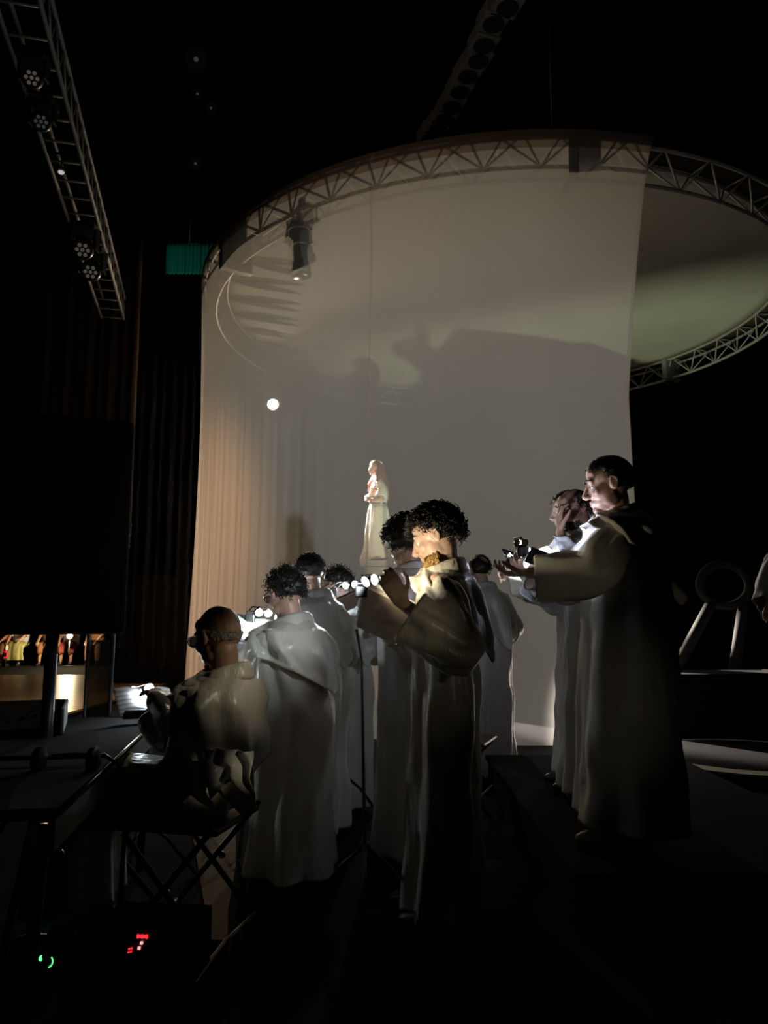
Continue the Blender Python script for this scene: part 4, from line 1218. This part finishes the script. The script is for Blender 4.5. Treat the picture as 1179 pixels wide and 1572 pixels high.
# P4's stand
c4 = at(531, 927, 4.95)
board_stand('pale folder stand between the messy-haired person and the tan stand', c4, (-0.55, 0.35, 0.75), (0.45, 0.55, 0.6), 0.20, 0.20, 'card', sheet_label='music pages on the pale stand of the messy-haired person')
clip_lamp('twin clip lamp on the pale stand beside the messy-haired person', [at(530, 899, 4.92), at(545, 897, 4.96)], at(512, 912, 4.92), [(-0.35, -0.6, -0.4), (0.35, -0.75, -0.35)], E_CLIP * 1.0, None)
# P2's stand
c2 = at(388, 976, 4.50)
board_stand('lilac folder stand in front of the wavy-haired spectacled person', c2, (0.30, -0.55, 0.72), (-0.2, 0.75, 0.6), 0.24, 0.26, 'card_pale', sheet_label='bright music pages on the lilac stand behind the seated man')
clip_lamp('twin clip lamp on the lilac stand of the wavy-haired person', [at(398, 941, 4.52), at(412, 942, 4.48)], at(384, 948, 4.56), [(0.2, -0.75, -0.5), (0.35, -0.7, -0.5)], E_CLIP * 1.1, None)
# P1's desk light and sheets
c1 = at(224, 1083, 3.86)
board_stand('low music stand behind the table end, in front of the seated man', c1, (0.35, -0.45, 0.8), (-0.4, 0.6, 0.5), 0.26, 0.18, 'card_dark', sheet_label='brightly lit music pages beside the table end, before the seated man')
clip_lamp('twin clip lamp lighting the pages of the seated man', [at(204, 1061, 3.95), at(229, 1057, 3.92)], at(190, 1080, 3.95), [(0.1, -0.9, -0.3), (0.15, -0.9, -0.3)], E_CLIP * 1.3, None)

# the folders of the right-hand group, seen edge-on
def held_folder(name, label, c, n, up, w_, h_, card, ang=18):
    t = thing(name, label, 'folder', c)
    Mx = frame_from(V((0, 0, 0)), n, up)
    for k in (-1, 1):
        rot = Matrix.Rotation(R(-k * ang), 4, 'Y')
        o = MB().box((k * w_ / 4, 0, 0), (w_ / 2, h_, 0.004), bev=0.001).build('cover', M[card], t, smooth=False); o.matrix_local = Mx @ rot
        o = MB().box((k * (w_ / 4 - 0.004), 0, 0.0045), (w_ / 2 - 0.014, h_ - 0.012, 0.004)).build('pages', M['sheet'], t, smooth=False); o.matrix_local = Mx @ rot
    return t


held_folder('black_folder', 'black music folder held up by the foremost person at right', at(836, 874, 3.62), (0.40, 0.05, 0.9), (-0.9, 0.1, 0.4), 0.30, 0.20, 'card_dark')
held_folder('white_folder', 'white music folder held below the black folder at right', at(803, 893, 4.62), (0.75, -0.25, 0.55), (-0.45, 0.25, 0.8), 0.26, 0.24, 'paper')
l3 = clip_lamp('black clip lamp with a lit number on the foremost folder at right', [at(808, 838, 3.70), at(797, 836, 3.72)], at(803, 846, 3.62), [(0.75, 0.05, -0.35), (0.7, 0.25, -0.35)], E_CLIP * 2.6, None, (0.68, 0.74, 1.0))
# back plate with the lit digit
bp = at(799, 833, 3.52) - l3.location
MB().box(bp + V((0.005, 0.012, 0)), (0.062, 0.016, 0.034), bev=0.005).build('display_plate', M['black_metal'], l3, smooth=False)
fc = bpy.data.curves.new('digit', 'FONT'); fc.body = '3'; fc.size = 0.032; fc.align_x = 'CENTER'; fc.align_y = 'CENTER'; fc.extrude = 0.0008
fc.materials.append(M['led_dim'])
ft = bpy.data.objects.new('digit_text', fc); COL.objects.link(ft)
fm_ = bpy.data.meshes.new_from_object(ft.evaluated_get(bpy.context.evaluated_depsgraph_get()))
bpy.data.objects.remove(ft)
fo = bpy.data.objects.new('digit', fm_); COL.objects.link(fo); fo.parent = l3; fo.location = bp + V((0.0, 0.0025, 0)); fo.rotation_euler = (R(90), 0, 0)
clip_lamp('small clip lamp on the white folder below the numbered lamp', [at(780, 851, 4.72), at(787, 853, 4.74)], at(783, 866, 4.66), [(0.8, -0.1, -0.3), (0.8, 0.2, -0.3)], E_CLIP * 0.9, None)
for a_, b_, lb in (((770, 843, 3.62), (790, 849, 3.60), 'black pencil held beside the numbered lamp'), ((757, 868, 4.68), (779, 877, 4.70), 'black pencil held in the lower hand at right')):
    p_, q_ = at(*a_), at(*b_)
    t = thing('pencil', lb, 'pencil', p_)
    d = q_ - p_
    MB().tube([V((0, 0, 0)), d * 0.86], 0.005, 6).build('shaft', M['card_dark'], t)
    MB().tube([d * 0.86, d], [0.005, 0.001], 6).build('tip', M['leather'], t)

# ------------------------------------------------------------------ folding chairs


def folding_chair(label, loc, yaw, seat_z=0.45, back=True):
    t = thing('folding_chair' if back else 'folding_stool', label, 'chair', loc, yaw)
    MB().box((0, 0.0, seat_z), (0.40, 0.40, 0.025), bev=0.01).build('seat', M['black_metal'], t, smooth=False)
    if back: MB().grid(14, 5, lambda u, v: V(((u - 0.5) * 0.40, -0.235 - 0.05 * math.cos((u - 0.5) * 2.6) - 0.03 * v, seat_z + 0.20 + 0.20 * v))).build('backrest', M['black_metal'], t, solid=0.014)
    for sx in (-1, 1):
        x = sx * 0.215
        MB().tube([(x, 0.24, 0.012), (x, -0.19, seat_z + 0.02)] + ([(x, -0.235, seat_z + 0.12)] if back else []) + ([(x, -0.245, seat_z + 0.22), (x * 0.97, -0.27, seat_z + 0.42)] if back else []), 0.0115, 8).build('front_leg', M['black_metal'], t)
        MB().tube([(x * 0.9, -0.26, 0.012), (x * 0.9, 0.17, seat_z - 0.02)], 0.0115, 8).build('rear_leg', M['black_metal'], t)
        MB().lathe([(0.014, 0), (0.014, 0.012), (0.008, 0.016)], (x + sx * 0.008, -0.03, 0.30), rot_to((sx, 0, 0)), 10).build('pivot_bolt', M['chrome'], t)
    MB().tube([(-0.215, 0.15, 0.12), (0.215, 0.15, 0.12)], 0.009, 8).build('cross_bar', M['grey_metal'], t)
    MB().tube([(-0.193, -0.19, 0.10), (0.193, -0.19, 0.10)], 0.009, 8).build('cross_bar', M['grey_metal'], t)
    return t


p1 = at(335, 979, 3.05)
f1 = V((-0.97, 0.22, 0)).normalized()
folding_chair('black folding stool with crossed legs under the seated robed man at left', (p1.x + f1.x * 0.09, p1.y + f1.y * 0.09, 0), math.atan2(-f1.x, f1.y), 0.50, False)
folding_chair('dark folding chair standing between the central man and the bald-crowned person', (at(708, 1100, 5.3).x, 5.3, 0), R(250), 0.45)
# white cloth tail of the robe hanging over the chair
bpy.context.view_layer.update()
cp = P1_T.matrix_world.inverted() @ at(352, 1180, 2.66)
MB().grid(26, 16, lambda u, v: cp + V((-0.02 * math.sin(u * 13 + v * 4) - 0.012 * math.sin(u * 7 - v * 9), (u - 0.5) * 0.17, 0.06 - v * 0.13 - 0.03 * math.cos(u * 7) * v))).build('robe_tail', M['satin_pale'], P1_T, solid=0.003)

# ------------------------------------------------------------------ table, speaker and gear at left
TA = at(88, 1241, 1.95); TB = at(246, 1099, 3.65)
tz = 0.76
TA = at_z(88, 1241, tz); TB = at_z(246, 1099, tz)
dirt = (TB - TA); dirt.z = 0; tlen = dirt.length; dn = dirt.normalized(); sd = V((-dn.y, dn.x, 0))
tw = 1.0
tab = thing('folding_table', 'long black folding table running away at lower left', 'table', ((TA + TB) / 2 + sd * tw / 2) - V((0, 0, tz)), math.atan2(dn.y, dn.x))
MB().box((0, 0, tz - 0.015), (tlen, tw, 0.03), bev=0.006).build('table_top', M['black'], tab, smooth=False)
MB().box((0, -tw / 2 + 0.02, tz - 0.075), (tlen - 0.06, 0.02, 0.09), bev=0.003).build('side_rail', M['grey_metal'], tab, smooth=False)
MB().box((0, tw / 2 - 0.02, tz - 0.075), (tlen - 0.06, 0.02, 0.09), bev=0.003).build('side_rail', M['grey_metal'], tab, smooth=False)
MB().tube([(-tlen / 2 + 0.01, -tw / 2 - 0.002, tz - 0.006), (tlen / 2 - 0.01, -tw / 2 - 0.002, tz - 0.006)], 0.006, 8).build('edge_trim', M['chrome'], tab)
for sx in (-1, 1):
    for sy in (-1, 1):
        MB().tube([(sx * (tlen / 2 - 0.05), sy * (tw / 2 - 0.04), tz - 0.05), (sx * (tlen / 2 - 0.02), sy * (tw / 2 - 0.07), 0.015)], 0.018, 10).build('leg', M['black_metal'], tab)
        MB().ell((sx * (tlen / 2 - 0.045), sy * (tw / 2 - 0.025) * 1.01, tz - 0.075), (0.012, 0.01, 0.012)).build('hinge_bolt', M['chrome'], tab)
MB().lathe([(0.011, 0), (0.011, 0.012), (0.006, 0.018)], (-tlen / 2 + 0.06, -tw / 2 + 0.008, tz - 0.13), rot_to((0, -1, 0)), 10).build('latch', M['chrome'], tab)
# cable over the table edge
m1, m2 = at_z(170, 1166, tz + 0.01), at_z(184, 1155, tz + 0.012)
cb = MB().tube([m1 + sd * 0.5 + V((0, 0, 0.012)), m1 + sd * 0.2 + V((0, 0, 0.012)), m1 + sd * 0.02 + V((0, 0, 0.014)), m1 - sd * 0.03 + V((0, 0, -0.02)), m1 - sd * 0.05 + V((0.01, 0, -0.2)), m1 - sd * 0.03 + V((0.02, 0, -0.5)), V((m1.x + 0.05, m1.y - 0.1, 0.012)), V((m1.x - 0.2, m1.y - 0.4, 0.012))], 0.008, 8).build('cable', M['black_metal'])
tag(cb, 'black cable hanging over the table edge to the floor', 'cable')
hp = thing('headphones', 'black headphones lying on the table top near its edge', 'headphones', at_z(150, 1165, tz + 0.03) + sd * 0.10)
MB().tube([V((0.09 * math.cos(R(a)), 0.09 * math.sin(R(a)), 0.0)) for a in range(0, 181, 15)], 0.008, 8).build('headband', M['black_metal'], hp)
for sx in (-1, 1):
    MB().lathe([(0.02, -0.015), (0.04, -0.012), (0.042, 0.008), (0.03, 0.016)], (sx * 0.09, 0, 0.0), rot_to((sx, 0, 0.0)), 16).build('ear_cup', M['black_metal'], hp, edge=40)

# mixing desk wedge on the table
mx = thing('mixing_desk', 'sloping grey-edged mixing desk on the far left of the table', 'mixing desk', at_z(44, 1120, tz) , R(20))
MB().add([V(p) for p in ((-0.3, -0.22, 0), (0.14, -0.22, 0), (0.14, 0.2, 0), (-0.3, 0.2, 0), (-0.3, -0.22, 0.03), (0.14, -0.22, 0.03), (0.14, 0.2, 0.11), (-0.3, 0.2, 0.11))],
         [(3, 2, 1, 0), (4, 5, 6, 7), (0, 1, 5, 4), (1, 2, 6, 5), (2, 3, 7, 6), (3, 0, 4, 7)]).build('body', M['black'], mx, smooth=False)
MB().box((0.145, -0.01, 0.055), (0.014, 0.42, 0.11), bev=0.004).build('end_cheek', M['grey_metal'], mx, smooth=False)
fm = MB().box((0, 0, 0), (0.012, 0.022, 0.012), bev=0.002).mesh('fader', M['black'], smooth=False)
for k in range(8):
    o = bpy.data.objects.new('fader', fm); COL.objects.link(o); o.parent = mx
    yv = -0.1 + 0.03 * ((k * 5) % 4); o.location = (-0.26 + k * 0.048, yv, 0.07 + (yv + 0.01) * 0.19)

# loudspeaker on a pole
sp_ = at(52, 1100, 3.2)
spk = thing('loudspeaker', 'large black loudspeaker cabinet filling the left edge above the table', 'loudspeaker', (sp_.x, 3.25, 1.20), R(21))
xr = at(188, 800, 3.58).x - sp_.x + 0.125
zt = at(100, 641, 3.2).z - 1.20; zb = at(100, 974, 3.2).z - 1.20
MB().box(((xr - 0.55) / 2, 0.1, (zt + zb) / 2), (xr + 0.55, 0.42, zt - zb), bev=0.02).build('cabinet', M['black'], spk, smooth=False)
MB().box(((xr - 0.55) / 2, -0.115, (zt + zb) / 2), (xr + 0.47, 0.012, zt - zb - 0.08), bev=0.004).build('grille', M['black'], spk, smooth=False)
MB().box((xr + 0.006, 0.1, (zt + zb) / 2), (0.012, 0.14, 0.05), bev=0.004).build('handle', M['black_metal'], spk, smooth=False)
pole = thing('speaker_stand', 'black tripod stand pole under the large loudspeaker', 'stand', (sp_.x, 3.33, 0))
MB().tube([(0, 0, 0.25), (0, 0, 1.20 + zb)], 0.026, 14).build('pole', M['black_metal'], pole)
MB().lathe([(0.04, 0.55), (0.045, 0.6), (0.045, 0.66), (0.035, 0.7)], (0, 0, 0), None, 16).build('collar', M['black_metal'], pole, edge=40)
for k in range(3):
    an = R(40 + k * 120)
    MB().tube([(0.03 * math.cos(an), 0.03 * math.sin(an), 0.6), (0.5 * math.cos(an), 0.5 * math.sin(an), 0.012)], 0.013, 8).build('leg', M['black_metal'], pole)
# slim posts with a smoked screen between the speaker and the deck
scr = thing('smoked_screen', 'narrow smoked screen between two slim posts left of the seated man', 'screen', (at(153, 1000, 4.3).x, 4.3, 0))
xa = at(135, 1000, 4.3).x - scr.location.x; xb = at(173, 1000, 4.3).x - scr.location.x
for x in (xa, xb):
    MB().tube([(x, 0, 0.02), (x, 0, at(150, 974, 4.3).z)], 0.011, 8).build('post', M['black_metal'], scr)
    MB().lathe([(0.09, 0), (0.09, 0.012), (0.02, 0.02)], (x, 0, 0.0), None, 18).build('foot', M['black_metal'], scr, edge=40)
zt2 = at(150, 974, 4.3).z
MB().box(((xa + xb) / 2, 0, zt2 / 2 + 0.05), (xb - xa - 0.02, 0.006, zt2 - 0.16)).build('panel', M['smoke'], scr, smooth=False)

# devices on the floor
dv_ = at(212, 1490, 2.40)
ec = thing('equipment_case', 'black equipment case on the floor under the rack unit with red numbers', 'case', (dv_.x, dv_.y + 0.1, 0), R(-6))
MB().box((0, 0, dv_.z / 2), (0.40, 0.30, dv_.z - 0.004), bev=0.008).build('body', M['black'], ec, smooth=False)
for sx in (-1, 1):
    MB().box((sx * 0.195, 0, dv_.z / 2), (0.014, 0.304, dv_.z - 0.002), bev=0.003).build('edge_rail', M['black_metal'], ec, smooth=False)
rk = thing('rack_unit', 'black rack unit with red lit numbers on the floor case at lower left', 'audio device', (dv_.x, dv_.y, dv_.z), R(-6))
MB().box((0.0, 0.1, 0.06), (0.30, 0.22, 0.11), bev=0.006).build('case', M['black'], rk, smooth=False)
MB().box((0.0, -0.012, 0.06), (0.30, 0.012, 0.11), bev=0.003).build('front_panel', M['black_metal'], rk, smooth=False)
for zz, xx in ((0.075, -0.112), (0.035, -0.128)):
    MB().box((xx, -0.026, zz), (0.018, 0.02, 0.042), Matrix.Rotation(R(24), 3, 'Y'), bev=0.004).build('handle', M['grey_metal'], rk, smooth=False)
MB().box((-0.03, -0.02, 0.113), (0.11, 0.006, 0.006)).build('top_trim', M['grey_metal'], rk, smooth=False)


def led(px, py, w_, h_, mt, name='indicator_light'):
    p = at(px, py, dv_.y - 0.024) - rk.location
    p = Matrix.Rotation(R(6), 3, 'Z') @ p
    MB().box((p.x, -0.021, p.z), (w_, 0.006, h_), bev=0.001).build(name, M[mt], rk, smooth=False)


for k in range(5): led(211 + k * 3.6, 1438, 0.0055, 0.008 if k % 2 else 0.011, 'led_red', 'display_digit')
led(217, 1448, 0.0075, 0.0075, 'led_pink'); led(213, 1456, 0.0075, 0.0075, 'led_pink')
for a_, b_ in ((197, 1458), (201, 1457), (196, 1463), (200, 1462)): led(a_, b_, 0.0045, 0.0045, 'led_red', 'indicator_dot')
for a_, b_ in ((240, 1438), (252, 1447), (228, 1466), (244, 1476), (220, 1486), (240, 1486)): led(a_, b_, 0.003, 0.003, 'grey_metal', 'panel_screw')
gp = at_z(68, 1492, 0.02)
gb = thing('power_strip', 'black power box with a glowing green button on the floor', 'power box', (gp.x, gp.y, 0), R(8))
MB().box((0, 0.08, 0.045), (0.2, 0.14, 0.08), bev=0.01).build('case', M['black'], gb, smooth=False)
MB().ell((-0.014, 0.004, 0.062), (0.0085, 0.005, 0.012)).build('green_button', M['led_green'], gb)
MB().tube([V((0.008 + 0.018 * math.cos(R(a)), 0.002, 0.052 + 0.02 * math.sin(R(a)))) for a in range(-75, 46, 15)], 0.0022, 6).build('green_ring', M['led_green'], gb)
MB().lathe([(0.024, 0), (0.024, 0.008), (0.018, 0.012)], (0.0, 0.012, 0.055), rot_to((0, -1, 0)), 18).build('dial', M['black_metal'], gb, edge=40)

# beige floor cloth seen between chair legs
fl_ = [at_z(296, 1285, 0.004), at_z(300, 1232, 0.004), at_z(362, 1228, 0.004), at_z(362, 1330, 0.004), at_z(350, 1400, 0.004), at_z(347, 1600, 0.004), at_z(332, 1600, 0.004), at_z(322, 1440, 0.004)]
tag(MB().poly(fl_, 0.006, (0, 0, 1)).build('floor_cloth', M['carpet'], None, smooth=False), 'dim brown strip of floor cloth under the folding chair', 'cloth')

# ------------------------------------------------------------------ audience and work lamp far left
bench = thing('bench', 'dark long bench under the seated audience at far left', 'bench', (-10.1, 21.6, 0), R(8))
MB().box((0, 0, 0.395), (6.0, 0.4, 0.05), bev=0.01).build('seat', M['black'], bench, smooth=False)
for x in (-2.8, -0.95, 0.95, 2.8):
    MB().box((x, 0, 0.185), (0.06, 0.36, 0.37), bev=0.006).build('leg', M['black'], bench, smooth=False)
for px, up_, lo_, sk, sd_, lb in ((19, 'red_cloth', ('brown_cloth', 'short'), 'skin_tan', 31, 'seated listener in brown shorts, leftmost of the audience'),
                                  (43, 'grey_cloth', ('green_cloth', 'skirt'), 'skin', 32, 'seated listener in a yellow-green skirt, second of the audience'),
                                  (84, 'brown_cloth', ('brown_cloth', 'short'), 'skin_tan', 33, 'seated listener in brown shorts left of the work lamp'),
                                  (113, 'grey_cloth', ('red_cloth', 'short'), 'skin_tan', 34, 'seated listener with bare knees right of the work lamp'),
                                  (150, 'brown_cloth', ('brown_cloth', 'long'), 'skin', 35, 'seated listener in dark trousers, rightmost of the audience')):
    hd = at(px, 905, 21.6); hd.z = 1.24; hd.y = 21.5 + (px - 84) * 0.004
    person(lb, hd, (0.12, -1.0), (0.2, -1.0), seat=0.46, hair=HAIR_CROP, skin=sk, seed=sd_, clothes='plain', upper=up_, lower=lo_, voxel=0.014, lean=0.02, group='seated audience',
           left=V((hd.x + 0.12, hd.y - 0.42, 0.62)), right=V((hd.x - 0.16, hd.y - 0.42, 0.62)))
hlp = at(107, 977, 20.6)
hw = thing('floor_lamp', 'bright warm work lamp standing before the audience at far left', 'lamp', (hlp.x, 20.6, 0))
MB().tube([(0, 0, 0.03), (0, 0, hlp.z - 0.1)], 0.015, 8).build('pole', M['black_metal'], hw)
MB().lathe([(0.16, 0), (0.16, 0.02), (0.03, 0.04)], (0, 0, 0), None, 18).build('base', M['black_metal'], hw, edge=40)
MB().lathe([(0.05, -0.11), (0.075, -0.07), (0.08, 0.0), (0.075, 0.0)], (0, 0, hlp.z), rot_to((0.25, -1, -0.05)), 18).build('shade', M['black_metal'], hw, edge=40)
MB().ell((0.008, -0.02, hlp.z), (0.055, 0.03, 0.055)).build('bulb', M['lamp_hall'], hw)
light('hall_lamp', 'POINT', (0.03, -0.12, hlp.z + 0.04), E_HALL, (1.0, 0.76, 0.42), hw, None, 0.06)
for px in (9,):
    p = at(px, 1004, 20.4)
    t = thing('signal_light', 'small red and yellow light at the far left edge by the audience', 'light', (p.x, 20.4, 0))
    MB().tube([(0, 0, 0), (0, 0, p.z + 0.1)], 0.02, 8).build('post', M['black_metal'], t)
    MB().tube([V((0.06 * math.cos(R(a)), -0.03, p.z - 0.02 + 0.08 * math.sin(R(a)))) for a in range(-120, 121, 20)], 0.018, 6).build('red_ring', M['led_red'], t)
    MB().ell((0.03, -0.03, p.z + 0.16), (0.03, 0.02, 0.08)).build('yellow_lamp', M['lamp_amber'], t)

# ------------------------------------------------------------------ right-hand props
fc_ = at(1098, 1030, 8.0)
case = thing('flight_case', 'black flight case under the pale ring prop at right', 'case', (fc_.x, 8.0, 0))
MB().box((0.0, 0, fc_.z / 2), (1.3, 0.6, fc_.z - 0.02), bev=0.015).build('body', M['black'], case, smooth=False)
for sx in (-1, 1):
    MB().box((sx * 0.64, 0, fc_.z / 2), (0.03, 0.62, fc_.z), bev=0.006).build('edge_rail', M['black'], case, smooth=False)
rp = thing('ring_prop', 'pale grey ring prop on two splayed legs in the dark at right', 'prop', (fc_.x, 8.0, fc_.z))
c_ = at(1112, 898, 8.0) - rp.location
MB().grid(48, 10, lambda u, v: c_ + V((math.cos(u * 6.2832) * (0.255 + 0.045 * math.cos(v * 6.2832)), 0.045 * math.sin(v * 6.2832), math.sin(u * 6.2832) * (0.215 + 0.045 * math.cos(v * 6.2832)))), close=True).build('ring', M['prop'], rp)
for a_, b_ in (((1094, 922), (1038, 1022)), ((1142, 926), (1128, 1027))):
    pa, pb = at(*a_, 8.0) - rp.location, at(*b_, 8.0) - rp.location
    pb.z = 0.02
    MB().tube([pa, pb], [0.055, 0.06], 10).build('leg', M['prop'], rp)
light('prop_glow', 'SPOT', (rp.location.x - 0.6, 5.2, 3.6), 0.10, (0.95, 0.95, 0.9), None, (rp.location.x, 8.0, 1.6), 0.2, 30, 1.0)

dp = at_z(1185, 1172, 0.10)
ds = thing('dais', 'low round pale dais catching light at the right edge', 'dais', (dp.x, dp.y + 0.4, 0))
MB().lathe([(0.9, 0.0), (0.9, 0.085), (0.885, 0.10), (0.0005, 0.10)], (0, 0, 0), None, 64).build('drum', M['black'], ds, edge=30)
MB().lathe([(0.9, 0.075), (0.915, 0.08), (0.915, 0.098), (0.80, 0.108), (0.79, 0.1)], (0, 0, 0), None, 64).build('rim', M['dais'], ds, edge=30)
MB().lathe([(0.80, 0.100), (0.79, 0.104), (0.0005, 0.104)], (0, 0, 0), None, 64).build('top', M['black'], ds, edge=30)
light('dais_fill', 'SPOT', at(1230, 900, 5.0), E_RIM, (1.0, 0.86, 0.6), None, at_z(1166, 1174, 0.1), 0.02, 5, 0.4)  # added spot for the lit patch on the dais, no fixture
light('dais_fill', 'SPOT', at(960, 1100, 6.6), E_RIM * 0.15, (0.9, 1.0, 0.97), None, at_z(1072, 1162, 0.1), 0.02, 12, 0.5)  # second added spot, brightens the left end of the rim
